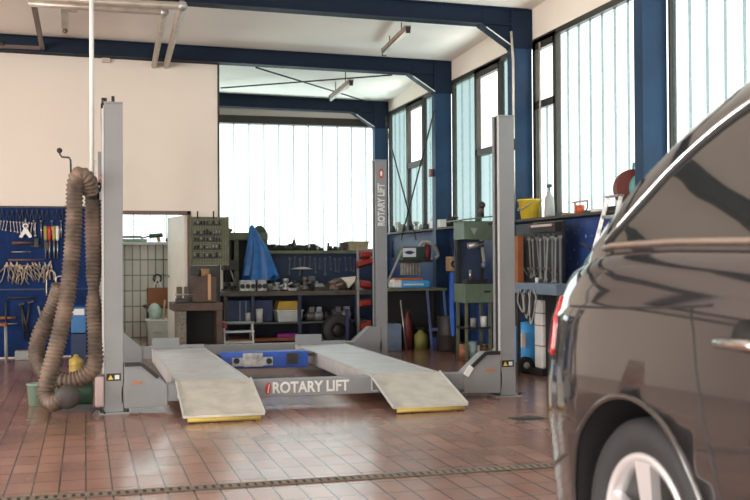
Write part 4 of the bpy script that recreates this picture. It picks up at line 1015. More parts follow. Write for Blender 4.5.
# diagonal stand pole near post (388-402)
p0 = RY(402, 250, 12.3); p1 = RY(388, 282, 12.3)
tag(MB().cyl(p0, (p1.x, p1.y, p1.z), .014, 10).build('slanted_bar', greyp), 'grey bar slanting down left of the compressor', 'bar')
# tools hung on the right wall board in the corner
g_ = random.Random(9); BXX = XR-.065
for i, px in enumerate((392, 398, 424, 429, 434, 439, 443, 447, 452)):
    q = RX(px, 244+g_.uniform(-1, 3), BXX)
    dup(pl2 if i % 3 == 0 else wr3, q, rot=(R(g_.uniform(-10, 10)), 0, R(90)), sc=g_.uniform(1.2, 2.0), label=('dark pliers hanging on the dull blue corner board under the ledge' if i % 3 == 0 else 'dark wrench hanging on the dull blue corner board under the ledge'), group=('corner board pliers' if i % 3 == 0 else 'corner board wrenches'))
dc2 = thing('steel_drum', 'dark steel drum cabinet standing between the narrow table and the green press', 'drum', (RY(452, 340, 12.2).x, 12.3, 0))
q = RY(452, 340, 12.2); MB().lathe([(0, 0), (.13, 0), (.135, .02), (.13, .2), (.136, .21), (.13, .22), (.13, .42), (.135, .44), (0, .44)], (q.x, 12.36, 0)).build('shell', mat('drum_dark', (.035, .03, .03), .5), dc2)
MB().cyl((q.x+.05, 12.33, .44), (q.x+.05, 12.33, .46), .03, 12).build('bung', steel, dc2)
# cardboard device + blue cloth
cb_ = thing('cardboard_box', 'orange brown box with round black handle on the narrow table end', 'box', (RY(458, 275, 11.98).x, 11.98, RY(458, 272, 11.98).z))
mb = bp(MB(), 451, 465, 256.5, 271, 11.98, .2); mb.build('box', card, cb_, bevel=.006)
q = RY(455, 264, 11.96); MB().tube([(q.x+.045*math.cos(t), q.y-.005, q.z+.035*math.sin(t)) for t in [2*math.pi*i/18 for i in range(19)]], .012, 8).build('round_handle', black, cb_)
ps = thing('pedestal', 'dark upright pedestal holding the orange brown box', 'stand', (RY(458, 330, 12.03).x, 12.08, 0))
zz = min(v.z for v in mb.v)
MB().box((RY(451, 275, 12.03).x, 12.00, zz-.03), (RY(466, 275, 12.03).x, 12.20, zz-.001)).build('top', dsteel, ps)
MB().box((RY(455, 275, 12.03).x, 12.08, 0), (RY(461, 275, 12.03).x, 12.14, zz-.03)).build('column', dsteel, ps)
def cloth_hang(px0, px1, py0, py1, Y, m_):
    a = RY(px0, py0, Y); b = RY(px1, py0, Y); z0 = RY((px0+px1)/2, py1, Y).z; z1 = a.z
    vs = []; nx, nz = 16, 20
    for side in (0, 1):
        for i in range(nz+1):
            t = i/nz
            for j in range(nx+1):
                u = j/nx; taper = (1-.45*t*t) if t > .3 else 1
                x = a.x + (b.x-a.x)*(.42+(u-.5)*taper+.10*t*(1)) ; y = Y + .03*math.sin(u*11+t*2) + (0.006 if side else 0)
                vs.append((x, y, z1+(z0-z1)*t*(1-.08*(u > .6)*u)))
    n = (nx+1)*(nz+1); fs = []
    for s in (0, 1):
        for i in range(nz):
            for j in range(nx):
                k = s*n+i*(nx+1)+j; fs.append((k, k+1, k+nx+2, k+nx+1))
    return MB().add(vs, fs, True)
tag(cloth_hang(449.5, 459.5, 272, 336, 11.83, mat('blue_cloth', (.025, .10, .42), .7)).build('blue_cloth', MT['blue_cloth']), 'long bright blue cloth hanging below the orange brown box', 'cloth')
# green press
gx0, gx1 = RY(464, 230, 11.05).x, RY(491, 230, 11.05).x
gp = thing('green_machine', 'grey green hydraulic press cabinet behind the right lift post', 'press', ((gx0+gx1)/2, 11.05, 0))
z1_ = RY(478, 221, 11.05).z; z0_ = RY(478, 239.5, 11.05).z
MB().box((gx0, 11.05, z0_), (gx1+.03, 11.40, z1_)).build('head_box', green, gp, bevel=.006)
MB().prism([(gx0-.06, 11.00, z1_), (gx1+.05, 11.00, z1_+.05), (gx1+.05, 11.00, z1_+.065), (gx0-.06, 11.00, z1_+.015)], (0, .45, 0)).build('lid', green, gp)
q = RY(474, 231, 11.04); MB().prism([q+Vector((-.045, 0, .035)), q+Vector((.045, 0, .035)), q+Vector((.0, 0, -.045))], (0, -.004, 0)).build('plate_mark', mat('mark_grey', (.30, .34, .30), .5), gp)
t1 = RY(478, 284, 11.05).z; t0 = RY(478, 303, 11.05).z
MB().box((gx0, 11.05, t0), (gx1+.03, 11.40, t1)).build('table_box', green, gp, bevel=.006)
MB().box((RY(484, 290, 11.05).x, 11.04, (t0+t1)/2+.01), (RY(490, 290, 11.05).x, 11.05, (t0+t1)/2+.03)).build('slot', black, gp)
for x in (gx0+.01, gx1-.02): MB().box((x, 11.31, t1), (x+.035, 11.37, z0_)).build('column', dsteel, gp)
for x in (gx0+.02, gx1-.02):
    for y in (11.07, 11.35): MB().box((x, y, 0), (x+.03, y+.03, t0)).build('leg', green2, gp)
MB().box((gx0, 11.07, RY(478, 329, 11.05).z), (gx1, 11.38, RY(478, 327.5, 11.05).z)).build('shelf', dsteel, gp)
MB().box((gx0+.0, 11.35, t1), (gx1, 11.38, z0_)).build('rear_plate', mat('rear_navy', (.03, .05, .10), .6), gp)
MB().cyl(RY(468, 246, 11.11), RY(483, 244, 11.11), .035, 14).build('ram_cylinder', alu, gp)
p0 = RY(481, 240, 11.13); p1 = RY(484, 262, 11.13)
MB().obox(p0, p1, .025, .03).build('lever', greyp, gp)
MB().blob(p1+Vector((0, 0, -.03)), .035, (1, 1, 1.2), 10).build('lever_weight', mat('weight_blue', (.1, .14, .22), .4), gp)
MB().box((gx0+.04, 11.07, t1), (gx1-.04, 11.25, t1+.05)).build('press_bed', dsteel, gp)
MB().cyl((gx0+.12, 11.17, t1+.05), (gx0+.12, 11.17, t1+.16), .02, 10).build('spindle', steel, gp)
# lamp / drill motor on top
q = RY(482, 215, 11.20)
pm = thing('pump_motor', 'small dark pump with two knobs on top of the green press', 'pump', (q.x, 11.20, z1_+.05))
MB().cyl((q.x, 11.20, z1_+.052), (q.x, 11.20, z1_+.16), .025, 12).build('stem', dsteel, pm)
MB().blob((q.x, 11.20, z1_+.19), .042, (1, 1, 1), 12).build('dome', dsteel, pm)
MB().blob((q.x-.02, 11.18, z1_+.12), .032, (1, 1, 1), 12).build('knob', mat('knob_brown', (.10, .07, .05), .4), pm)
# cans on press lower shelf
shz = RY(478, 327.5, 11.05).z
for i, (px, h_, r_, m_, lab) in enumerate(((474, .10, .035, greyp, 'grey tin on the lower shelf of the green press'), (484.5, .12, .04, wplast, 'white tin with dark band on the press shelf, right one'))):
    q = RY(px, 325, 11.15); t = tag(MB().cyl((q.x, 11.17, shz), (q.x, 11.17, shz+h_), r_, 14).build('tin', m_), lab, 'tin')
for i, (px, h_, m_, lab) in enumerate(((465, .17, mat('tin_rust', (.35, .13, .07), .5), 'rusty orange tin on the floor under the green press'), (474.5, .20, mat('tin_bluew', (.35, .48, .52), .5), 'pale blue tin on the floor under the green press'), (486, .16, mat('tin_brown', (.12, .05, .02), .5), 'brown tin on the floor under the green press'))):
    q = RY(px, 345, 11.15); t = thing('paint_tin', lab, 'tin', (q.x, 11.20, 0))
    MB().cyl((q.x, 11.20, 0), (q.x, 11.20, h_), .05, 16).build('can', m_, t); MB().cyl((q.x, 11.20, h_), (q.x, 11.20, h_+.008), .052, 16).build('lid', steel, t)

# right wall: wrench board between the columns
WX = XR-.30
wb_ = thing('wrench_board', 'dark board with red headed sign and rows of big wrenches beside the right post', 'tool board', (WX, RX(540, 260, WX).y, .8))
ya, yb = RX(562.5, 250, WX).y, RX(516, 250, WX).y
MB().box((WX, ya, .62), (WX+.03, yb, 1.50)).build('panel', mat('board_charcoal', (.02, .022, .03), .5), wb_)
sg = MB().box((WX-.06, RX(561, 228, WX).y, RX(550, 232, WX).z), (WX-.002, RX(535, 228, WX).y, RX(550, 222.5, WX).z)).build('sign_box', black, wb_)
sy0, sy1 = RX(561, 228, WX).y, RX(535, 228, WX).y; s0, s1 = RX(550, 232, WX).z, RX(550, 222.5, WX).z
MB().box((WX-.066, sy0+.02, s0+.06), (WX-.061, sy1-.02, s1-.02)).build('red_field', red, sg)
MB().box((WX-.070, sy0+.06, s0+.075), (WX-.067, sy1-.06, s1-.04)).build('pale_lettering', mat('sign_grey', (.55, .45, .43), .5), sg)
bigw = proto('combination_wrench', 'wrench', [('combination_wrench', wrench_mb(.42, .034), mat('wrench_grey', (.30, .30, .29), .4, metal=.5))], 'big wrenches on the dark board')
for i in range(9):
    px = 529+i*3.4+(i//2)*1.0; q = RX(px, 237.5-.2*i+(i % 2)*1.5, WX-.03-.02*(i % 2))
    place(bigw, q, (R(rj.uniform(-5, 5)), 0, R(90)), .98+.02*i-.1*(i % 2), 'big grey double ended wrench hanging upright on the dark wrench board')
obl = proto('offset_wrench', 'wrench', [('offset_wrench', wrench_mb(.2, .02), mat('wrench_grey2', (.22, .22, .21), .4, metal=.5))], 'slanting offset wrench ends')
for i in range(7):
    q = RX(523+i*5.0, 268, WX-.045); place(obl, q, (R(-35), 0, R(90)), 1.15, 'grey offset wrench sticking out slanting in the lower row of the dark wrench board')
for i in range(7):
    q = RX(523+i*5.0, 234, WX-.045)
    dup(obl, q, rot=(R(-35), 0, R(90)), sc=.95, label='grey offset wrench sticking out slanting in the upper row of the dark wrench board', group='upper slanting offset wrenches')
tag(MB().box((WX-.10, RX(522.5, 260, WX-.05).y, .83), (WX-.04, RX(515, 260, WX-.05).y, 1.38)).build('brown_board', orangew), 'orange brown upright board between the right post and the wrenches', 'board')
# grey blue cabinet under the wrenches
cbx = thing('bench_cabinet', 'blue grey steel worktop below the wrench board', 'worktop', (WX-.15, RX(540, 300, WX-.1).y, 0))
zc1 = RX(545, 284, WX-.3).z
ya2, yb2 = RX(556, 290, WX-.3).y, RX(514, 290, WX-.3).y
MB().box((WX-.30, ya2, zc1-.10), (WX-.005, yb2, zc1)).build('top', mat('steel_bluegrey', (.16, .22, .30), .45), cbx, bevel=.006)
for yy in (ya2, yb2-.04): MB().box((WX-.28, yy, 0), (WX-.25, yy+.04, zc1-.1)).build('leg', dsteel, cbx)
MB().box((WX-.04, ya2, 0), (WX-.02, yb2, zc1-.1)).build('shade_panel', dark, cbx)  # black sheet put in for the shade beneath the worktop
q = RX(537, 283, WX-.15); tag(MB().cyl((q.x, q.y, zc1), (q.x, q.y, zc1+.05), .018, 10).build('small_cup', wplast), 'tiny white cup on the blue grey worktop', 'cup')
# hoses hanging in loops
hh = thing('hose_bundle', 'bundle of dark hoses hanging in loops right of the front post', 'hose', RX(527, 292, WX-.35))
for i in range(5):
    a = RX(519+i*3, 289.5, WX-.31-.002*i); b = RX(521+i*3.2, 289.5, WX-.31); m_ = RX(523+i*2, 312+3*i, WX-.33)
    MB().tube(spline([a, a+Vector((0, .03, -.12)), m_, b+Vector((0, -.05, -.1)), b], 8), .008, 8).build('loop', black if i % 2 else greyp, hh)
# bucket, bottle, cup on ledge
bu = ledge(532); bu.x = XR-.16
bk2 = thing('yellow_bucket', 'yellow plastic bucket with wire handle on the ledge by the big column', 'bucket', (bu.x, bu.y, LZ))
MB().lathe([(0, 0), (.095, 0), (.125, .19), (.133, .19), (.133, .205), (.115, .205), (.088, .01), (0, .01)], bu, n=28).build('pail', yellow, bk2)
MB().tube(spline([bu+Vector((-.03, .125, .18)), bu+Vector((-.11, .07, .10)), bu+Vector((-.135, -.02, .09)), bu+Vector((-.10, -.09, .12)), bu+Vector((-.03, -.125, .18))], 6), .005, 8).build('handle', greyp, bk2)
MB().blob(bu+Vector((0, .04, .205)), .06, (1, 1, .5), 10, .15).build('contents', dsteel, bk2)
gbn = ledge(549.5)
g2 = thing('spray_bottle', 'grey pump bottle standing between bucket and window mullion', 'bottle', gbn)
MB().lathe([(0, 0), (.05, 0), (.055, .03), (.045, .2), (.02, .24), (.018, .26), (0, .26)], gbn, n=18).build('bottle', mat('bottle_grey', (.33, .34, .33), .5), g2)
MB().cyl(gbn+Vector((0, 0, .26)), gbn+Vector((0, 0, .32)), .008, 8).box(gbn+Vector((-.015, -.03, .30)), gbn+Vector((.015, .03, .335))).build('pump', dsteel, g2)
rc = ledge(580)
r3 = thing('red_reel', 'small red orange reel on a tan wire stand on the ledge', 'reel', rc)
MB().cyl(rc+Vector((0, 0, .0)), rc+Vector((0, 0, .085)), .045, 18).build('drum', mat('red_orange', (.55, .10, .03), .45), r3)
MB().obox(rc+Vector((0, .14, .12)), rc+Vector((0, -.14, .12)), .03, .015).cyl(rc+Vector((0, .1, 0)), rc+Vector((0, .1, .12)), .012, 8).build('frame', mat('tan_wire', (.45, .32, .22), .6), r3)
MB().tube(spline([rc+Vector((0, -.15, .12)), rc+Vector((0, -.15, .05)), rc+Vector((0, -.07, .01))], 6), .007, 8).build('cable', black, r3)
for i, px in enumerate((563, 569, 592, 599, 616, 626)):
    q = ledge(px); lb = ['low dark clamp on the ledge left of the red reel', 'flat tan box on the ledge left of the red reel', 'flat dark box right of the red reel', 'flat white tray on the ledge left of the ladder', 'low black tray on the ledge beside the ladder top', 'dark flat case under the hose reel'][i]
    tag(MB().box(q-Vector((.05, .07, 0)), q+Vector((.05, .07, (.03, .02, .025, .03, .04, .04)[i]))).build('flat_tray', (dsteel, card, dsteel, wplast, black, dsteel)[i], bevel=.005), lb, 'tray')
# hose reel on ledge by the near column
hr = ledge(633); hr.z += .165+.01
rl = thing('hose_reel', 'maroon hose reel with teal side disc beside the near blue column', 'hose reel', (hr.x, hr.y, LZ))
ax = Vector((-.55, -.85, 0)).normalized()
def disc(c, ax, r, w, n=28):
    return MB().cyl(c-ax*w/2, c+ax*w/2, r, n)
ax = Vector((-.75, -.5, 0)).normalized()
rdx = Vector((.03, -.05, 0))
disc(hr, Vector((0, 1, 0)) if False else Vector((.3, 1, 0)).normalized(), .165, .10).build('drum', maroon, rl, bevel=.015)
tc_ = hr+Vector((-.02, -.06, 0))
MB().lathe([(.0, -.05), (.12, -.05), (.125, -.02), (.13, 0), (0, 0)], hr+Vector((.06, -.055, 0)), 'y', 24).build('side_disc', teal, rl)
MB().cyl(hr+Vector((0, 0, .1)), hr+Vector((0, -.02, .22)), .012, 8).build('bracket', teal, rl)
MB().box(hr+Vector((-.06, -.05, -.174)), hr+Vector((.06, .05, -.14))).build('foot', dsteel, rl)
# ladder
ld_ = thing('folding_ladder', 'pale aluminium ladder leaning against the blue wall board', 'ladder', (XR-.55, RX(590, 300, XR-.5).y, 0))
LXX = XR-.28
t1_ = RX(608, 198, LXX); t2_ = RX(621, 196.5, LXX); b1_ = RX(570, 330, LXX-.35); b2_ = RX(585, 335, LXX-.35)
def toz0(a, b): t = a.z/(a.z-b.z); return a+(b-a)*t
e1 = toz0(t1_, b1_); e2 = toz0(t2_, b2_)
e1 = Vector((LXX-.35, t1_.y+.30, 0)); e2 = Vector((LXX-.35, t2_.y+.22, 0))
MB().obox(t1_, e1, .025, .035).build('rail', alu, ld_); MB().obox(t2_, e2, .025, .035).build('rail', alu, ld_)
for i in range(6):
    f = .10+i*.16; MB().obox(t1_.lerp(e1, f), t2_.lerp(e2, f), .025, .03).build('rung', alu, ld_)
MB().obox(t1_+Vector((0, 0, .01)), t2_+Vector((0, 0, .01)), .06, .02).build('top_cap', greyp, ld_)
# welding rod: black bracket
p0 = RX(581, 243, XR-.35); p1 = RX(600, 254, XR-.35)
tag(MB().cyl(p0, p1, .014, 8).build('crowbar', black), 'black crowbar slanting in front of the blue board beside the ladder', 'crowbar')
# gas / vacuum machines on floor
dx_, dy_ = 4.02, None
d0 = RD(527, 345, 10.55)
va = thing('blue_drum_cleaner', 'bright blue drum machine on black wheels right of the front post', 'machine', (d0.x, d0.y, 0))
MB().lathe([(0, .09), (.13, .09), (.145, .12), (.15, .40), (.14, .44), (.06, .50), (0, .51)], (d0.x, d0.y, 0), n=28).build('drum', lblue, va)
MB().box((d0.x-.13, d0.y-.17, .26), (d0.x-.09, d0.y-.13, .40)).build('label_plate', wplast, va)
MB().box((d0.x-.14, d0.y-.13, .07), (d0.x+.14, d0.y+.13, .10)).build('chassis', blued, va)
for dx in (-.05, .1):
    c = RD(525.5, 357, 10.35) if dx < 0 else Vector((d0.x+.15, d0.y+.1, .09))
    c.z = .09 if dx > 0 else .085
    nn = MB().lathe([(.0, -.02), (.045, -.025), (.06, -.03), (.085, -.025), (.085, .025), (.06, .03), (.0, .02)], c, 'y', 24).build('wheel', black, va)
    MB().lathe([(0, -.034), (.03, -.034), (.035, -.026), (0, -.026)], c, 'y', 16).build('hub', greyp, nn)
m0 = RD(546, 345, 10.25)
mc = thing('charging_station', 'tall white service station with black hose and two red bands', 'machine', (m0.x, m0.y, 0))
zt_m = RD(546, 300, 10.25).z
MB().box((m0.x-.085, m0.y-.09, .07), (m0.x+.085, m0.y+.09, zt_m)).build('body', wplast, mc, bevel=.015)
for f in (.32, .62, .80): MB().box((m0.x-.087, m0.y-.092, .07+(zt_m-.07)*f), (m0.x+.087, m0.y+.092, .07+(zt_m-.07)*f+.012)).build('band', mat('band_grey', (.35, .20, .20), .5), mc)
MB().box((m0.x-.11, m0.y-.12, .0), (m0.x+.14, m0.y+.12, .07)).build('base', black, mc, bevel=.01)
MB().box((m0.x+.09, m0.y-.08, .1), (m0.x+.17, m0.y+.08, zt_m-.06)).build('side_panel', lblue, mc, bevel=.01)
MB().tube(spline([(m0.x-.02, m0.y-.11, zt_m-.02), (m0.x-.03, m0.y-.13, zt_m-.2), (m0.x+.03, m0.y-.14, zt_m-.33), (m0.x+.0, m0.y-.14, .25), (m0.x+.0, m0.y-.14, .12), (m0.x+.06, m0.y-.14, .03), (m0.x+.12, m0.y-.14, .015)], 8), .012, 8).build('hose', black, mc)
MB().tube(spline([(m0.x-.03, m0.y-.10, zt_m), (m0.x+.05, m0.y-.11, zt_m+.03), (m0.x+.17, m0.y-.11, zt_m), (m0.x+.19, m0.y-.11, zt_m-.14), (m0.x+.1, m0.y-.13, zt_m-.26), (m0.x+.06, m0.y-.13, zt_m-.33)], 8), .008, 8).build('thin_hose', dsteel, mc)
for dx in (-.04, .03, .09): MB().cyl((m0.x+dx, m0.y-.02, zt_m), (m0.x+dx, m0.y-.02, zt_m+.04), .02, 10).build('valve_knob', dsteel, mc)

# ------------------------------------------------------------------ ceiling furniture
def fluo(p0, p1, label):
    p0 = Vector(p0); p1 = Vector(p1); t = thing('ceiling_light', label, 'ceiling light', (p0+p1)/2+Vector((0, 0, .05)), 'fluorescent battens')
    MB().obox(p0+Vector((0, 0, .03)), p1+Vector((0, 0, .03)), .07, .04).build('housing', mat('batten_beige', (.30, .22, .17), .5), t)
    MB().cyl(p0+Vector((0, 0, -.01)), p1+Vector((0, 0, -.01)), .02, 10).build('tube', mat('tube_white', (.85, .83, .78), .3), t)
    for p in (p0, p1): MB().obox(p+(p1-p0).normalized()*(-.012 if p is p0 else 0), p+(p1-p0).normalized()*(0 if p is p0 else .012), .05, .07).build('end_cap', dsteel, t)
    for f in (.25, .75):
        q = p0.lerp(p1, f); MB().cyl(q+Vector((0, 0, .05)), Vector((q.x, q.y, zc(q.y)-.001)), .006, 6).build('hanger', dsteel, t)
fluo(RZ(408, 30, 3.66), RZ(384, 53, 3.66), 'fluorescent batten under the ceiling between the two near blue beams')
fluo(RZ(351, 83, 3.52), RZ(331, 99, 3.52), 'fluorescent batten in the far bay behind the crossed rods')
# crossed bracing rods in the far bay
def rod(a, b, label, r=.011, group=None): return tag(MB().cyl(a, b, r, 8).build('bracing_rod', dsteel), label, 'rod')
rod(RY(221, 88, 15.0), RY(392, 75, 13.3), 'thin dark bracing rod rising to the right below the far ceiling')
rod(RY(256, 67.5, 13.35), RY(372, 103, 15.85), 'thin dark bracing rod falling to the right below the far ceiling')
rod(RX(434.5, 110, XR-.27), RX(401, 240, XR-.27), 'thin wall bracing rod rising to the nearer blue column')
rod(RX(387, 130, XR-.26), RX(416, 240, XR-.26), 'thin wall bracing rod falling from the corner column')
# galvanised conduit at column 2
cx_ = XR-.26; cy_ = RX(513.5, 120, cx_).y
cn = thing('conduit_pipe', 'thin grey vertical conduit in front of the blue column behind the right post', 'pipe', (cx_, cy_, 1.55))
MB().tube([(cx_, cy_, 1.535), (cx_, cy_, 3.25), (cx_-.01, cy_, 3.42), (cx_-.02, cy_, 3.57)], .014, 10).build('pipe', galv, cn)
MB().box((cx_-.02, cy_-.03, 2.3), (cx_+.012, cy_+.03, 2.42)).build('clamp', dsteel, cn)
cy2 = RX(534, 120, cx_+.1).y
tag(MB().cyl((XR-.09, cy2, 1.54), (XR-.09, cy2, 3.40), .011, 8).build('conduit_pipe', galv), 'thinner pale conduit right of the same blue column', 'pipe')
nc = RX(668.5, 150, XR-.2)
tag(MB().cyl((XR-.2, nc.y, 1.54), (XR-.2, nc.y, 1.95), .012, 8).build('conduit_pipe', galv), 'short pale conduit right of the nearest blue column', 'pipe')
# switch on column 1
q = RX(431, 173, XR-.26); tag(MB().box((q.x-.02, q.y-.04, q.z-.05), (q.x+.015, q.y+.04, q.z+.05)).build('red_switch', mat('switch_red', (.22, .06, .05), .5), bevel=.005), 'small dull red switch beside the second blue column', 'switch')
# grey cabinet behind right post is the lift's own post; ducts
dc = thing('compressed_air_pipes', 'pair of tan grey pipes under the ceiling running to the cream wall', 'pipe', (.8, 10, 3.5))
pa = [RY(182, 5.5, 9.55), RY(166, 66, YW-.02)]
e1_ = RY(182, 6, 9.6); w1_ = RY(166, 66, YW); l1_ = RY(28, -4, 9.5); l1b = RY(95, 1.5, 9.55)
MB().tube([l1_, l1b, e1_+Vector((-.05, 0, 0)), e1_, e1_+Vector((0, .05, 0)), w1_], .036, 14).build('pipe', galv, dc)
e2_ = RY(164, 12, 9.95); w2_ = RY(154, 66, YW); l2_ = RY(28, 3, 9.9); l2b = RY(95, 7.5, 9.92)
MB().tube([l2_, l2b, e2_+Vector((-.05, 0, 0)), e2_, e2_+Vector((0, .05, 0)), w2_], .033, 14).build('pipe', galv, dc)
MB().blob(e1_, .05, (1, 1, 1), 12).build('elbow', alu, dc); MB().blob(e2_, .045, (1, 1, 1), 12).build('elbow', alu, dc)
for px in (60, 120):
    q = RY(px, 3, 9.6); MB().cyl(q, Vector((q.x, q.y, zc(q.y)-.001)), .008, 6).build('hanger', dsteel, dc)
# rail frame
rf = thing('overhead_rail', 'brown steel rail frame hanging at the upper left under the blue beam', 'rail', (RY(43, 49, YW-.12).x, YW-.12, 3.5))
c = RY(42.5, 48.5, YW-.14); c2 = RY(31, 2, 10.0)
MB().obox(c, Vector((c.x, 9.9, c.z)), .05, .05).build('rail', mat('rail_brown', (.14, .10, .085), .6), rf)
MB().obox(c, c+Vector((-1.6, 0, .0)), .05, .045, (0, 0, 1)).build('rail', MT['rail_brown'], rf)
MB().cyl(RY(2, 42, YW-.14), RY(2, 46, YW-.14)+Vector((0, .0, 0)), .04, 12).build('trolley', dsteel, rf)
# lamp stub
lp = RZ(64.5, 8, 3.72); lp2 = RZ(65, 26, 3.62)
ls = thing('spot_fixture', 'short silver lamp fixture on the ceiling left of the white pole', 'lamp', lp)
MB().obox(lp, lp2, .07, .06).build('housing', galv, ls)
MB().blob(lp2+Vector((0, .05, -.04)), .03, (1, 1, 1), 12).build('bulb', mat('bulb_brown', (.15, .09, .06), .2), ls)
MB().box((lp2.x-.01, lp2.y-.35, 3.72), (lp2.x+.13, lp2.y-.2, 3.76)).build('mount_plate', galv, ls)
MB().cyl((lp2.x+.06, lp2.y-.27, 3.76), (lp2.x+.06, lp2.y-.27, 3.8), .01, 8).build('hanger', dsteel, ls)
# small wire bracket
wbk = RY(100, 52, YW-.12)
wk = thing('wire_bracket', 'small pale wire bracket with box on the cream wall below the beam', 'bracket', wbk)
MB().tube([RY(95.5, 40, YW-.12), RY(98.5, 52, YW-.06)], .008, 6).tube([RY(95.5, 40, YW-.12), RY(107, 54, YW-.06)], .008, 6).build('arms', galv, wk)
mb = bp(MB(), 102, 110, 53, 62, YW-.06, .058); mb.build('box', mat('box_cream', (.66, .57, .49), .8), wk)
# chain at corner column
ch = thing('hanging_chain', 'short dark chain hanging at the corner column of the far bay', 'chain', RX(387, 120, XR-.3))
q = RX(386, 118, XR-.3)
for i in range(9):
    c_ = q+Vector((.004*i, 0, -.045*i)); MB().tube([c_+Vector((.012*math.cos(t), (.012*math.sin(t) if i % 2 else 0), (.024*math.sin(t) if not i % 2 else .024*math.cos(t)))) for t in [2*math.pi*k/10 for k in range(11)]], .005, 6).build('link', dsteel, ch)

# ------------------------------------------------------------------ floor drain and cover
dY = RZ(300, 482, 0).y
dg = thing('floor_drain', 'long slotted drain channel crossing the tiled floor in the foreground', 'drain', (1, dY, 0))
MB().box((-4.5, dY-.045, .0005), (4.2, dY+.045, .002)).build('channel', mat('drain_shadow', (.02, .018, .016), .8), dg)
MB().box((-4.5, dY+.035, .002), (4.2, dY+.05, .006)).box((-4.5, dY-.05, .002), (4.2, dY-.035, .006)).build('edge_rail', mat('drain_edge', (.13, .115, .09), .6), dg)
s_ = MB()
xx = -4.5
while xx < 4.2: s_.box((xx, dY-.035, .002), (xx+.024, dY+.035, .005)); xx += .042
s_.build('slats', mat('drain_slat', (.21, .17, .13), .6), dg)['kind'] = 'stuff'
fc = RZ(525, 419, 0)
cv = thing('floor_cover', 'small dark metal cover set in the floor near the car', 'cover', (fc.x, fc.y, 0))
MB().box((fc.x-.09, fc.y-.06, .001), (fc.x+.12, fc.y+.06, .008)).build('plate', dsteel, cv)
MB().box((fc.x-.11, fc.y-.08, .0005), (fc.x+.14, fc.y+.08, .004)).build('frame', mat('drain_edge', (.2, .2, .2)), cv)

# ------------------------------------------------------------------ car
XS = 1.485
car = thing('parked_car', 'dark brown grey glossy car parked at the right with its rear corner nearest the lift', 'car', (XS+.9, 1.2, 0))
CW = .90   # half width
def lerpt(tab, x):
    if x <= tab[0][0]: return tab[0][1]
    for (a, va), (b, vb) in zip(tab, tab[1:]):
        if x <= b: t = (x-a)/(b-a); t = t*t*(3-2*t) if False else t; return va+(vb-va)*t
    return tab[-1][1]
def inset(Y):     # plan curvature towards the rear and front
    if Y > 2.86: return .36*((Y-2.86)/.9)**2.6
    if Y < -.9: return .45*((-.9-Y)/.75)**2.4
    return 0
YR_, YFc = 3.76, -1.65
belt = [(-1.65, .72), (-1.0, .93), (-.2, 1.03), (.8, 1.10), (2.0, 1.145), (2.6, 1.155), (2.95, 1.15), (3.2, 1.11), (3.45, 1.065), (3.62, 1.02), (3.76, .90)]
def section(Y):
    b = lerpt(belt, Y); i = inset(Y)
    k = (b-.30)/.85
    prof = [(.16, .20), (.06, .22), (.03, .27), (.02, .34), (.012, .45), (.0, .58), (.0, .72), (.006, .84), (.016, .92), (.020, .965), (.030, .985), (.040, 1.02), (.062, 1.08), (.085, 1.12), (.115, 1.14)]
    pts = []
    for (ins, z) in prof:
        zz = z if z <= .5 else .5+(z-.5)*(b-.5)/(1.14-.5)
        pts.append((ins+i, zz))
    # lid to the centre
    pts += [(.22+i*.9, b+.012), (.5+i*.5, b+.03), (CW, b+.04)]
    return pts
N_ = 64; secs = []
for k in range(N_+1):
    Y = YFc+(YR_-YFc)*k/N_
    secs.append((Y, section(Y)))
m = MB(); vs = []; np_ = len(secs[0][1])
for Y, pts in secs:
    row = [(XS+a, Y, z) for a, z in pts] + [(XS+2*CW-a, Y, z) for a, z in reversed(pts[:-1])]
    vs += row
nr = 2*np_-1
fs = [(i*nr+j, i*nr+j+1, (i+1)*nr+j+1, (i+1)*nr+j) for i in range(N_) for j in range(nr-1)]
fs += [(i*nr+nr-1, i*nr, (i+1)*nr, (i+1)*nr+nr-1) for i in range(N_)]
fs += [tuple(range(nr)), tuple(N_*nr+j for j in reversed(range(nr)))]
m.add(vs, fs, True)
body = m.build('body', paint, car)
# cut wheel arches
WY, WZ, WR = 2.66, .335, .335
WY2 = -.15
bpy.context.view_layer.update()
cut = MB()
for yy in (WY, WY2):
    cut.cyl((XS-.2, yy, WZ+.005), (XS+.42, yy, WZ+.005), .388, 48)
    cut.cyl((XS+2*CW-.42, yy, WZ+.005), (XS+2*CW+.2, yy, WZ+.005), .388, 48)
co = cut.build('cutter', dark)
bo_ = body.modifiers.new('b', 'BOOLEAN'); bo_.operation = 'DIFFERENCE'; bo_.object = co; bo_.solver = 'EXACT'
bpy.context.view_layer.update()
me = bpy.data.meshes.new_from_object(body.evaluated_get(bpy.context.evaluated_depsgraph_get()))
body.modifiers.clear(); body.data = me; bpy.data.objects.remove(co)
me.materials.clear(); me.materials.append(paint); me.materials.append(dark)
ox = W(car)
for p in me.polygons:
    p.material_index = 0; p.use_smooth = True
    c_ = p.center+ox
    for yy in (WY, WY2):
        if math.hypot(c_.y-yy, c_.z-WZ-.005) < .3885 and XS+.03 < c_.x < XS+2*CW-.03: p.material_index = 1; p.use_smooth = False
# arch lips
for yy in (WY, WY2):
    pts = []
    for k in range(33):
        a = R(-12+204*k/32); y_ = yy+.392*math.cos(a); z_ = WZ+.005+.392*math.sin(a)
        if z_ < .24: continue
        ii = inset(y_); prof = section(y_); 
        xi = 0
        for (i0, z0), (i1, z1) in zip(prof, prof[1:]):
            if z0 <= z_ <= z1: xi = i0+(i1-i0)*(z_-z0)/(z1-z0)
        pts.append((XS+xi-.002, y_, z_))
    MB().tube(pts, .010, 8).build('arch_lip', paint, car)
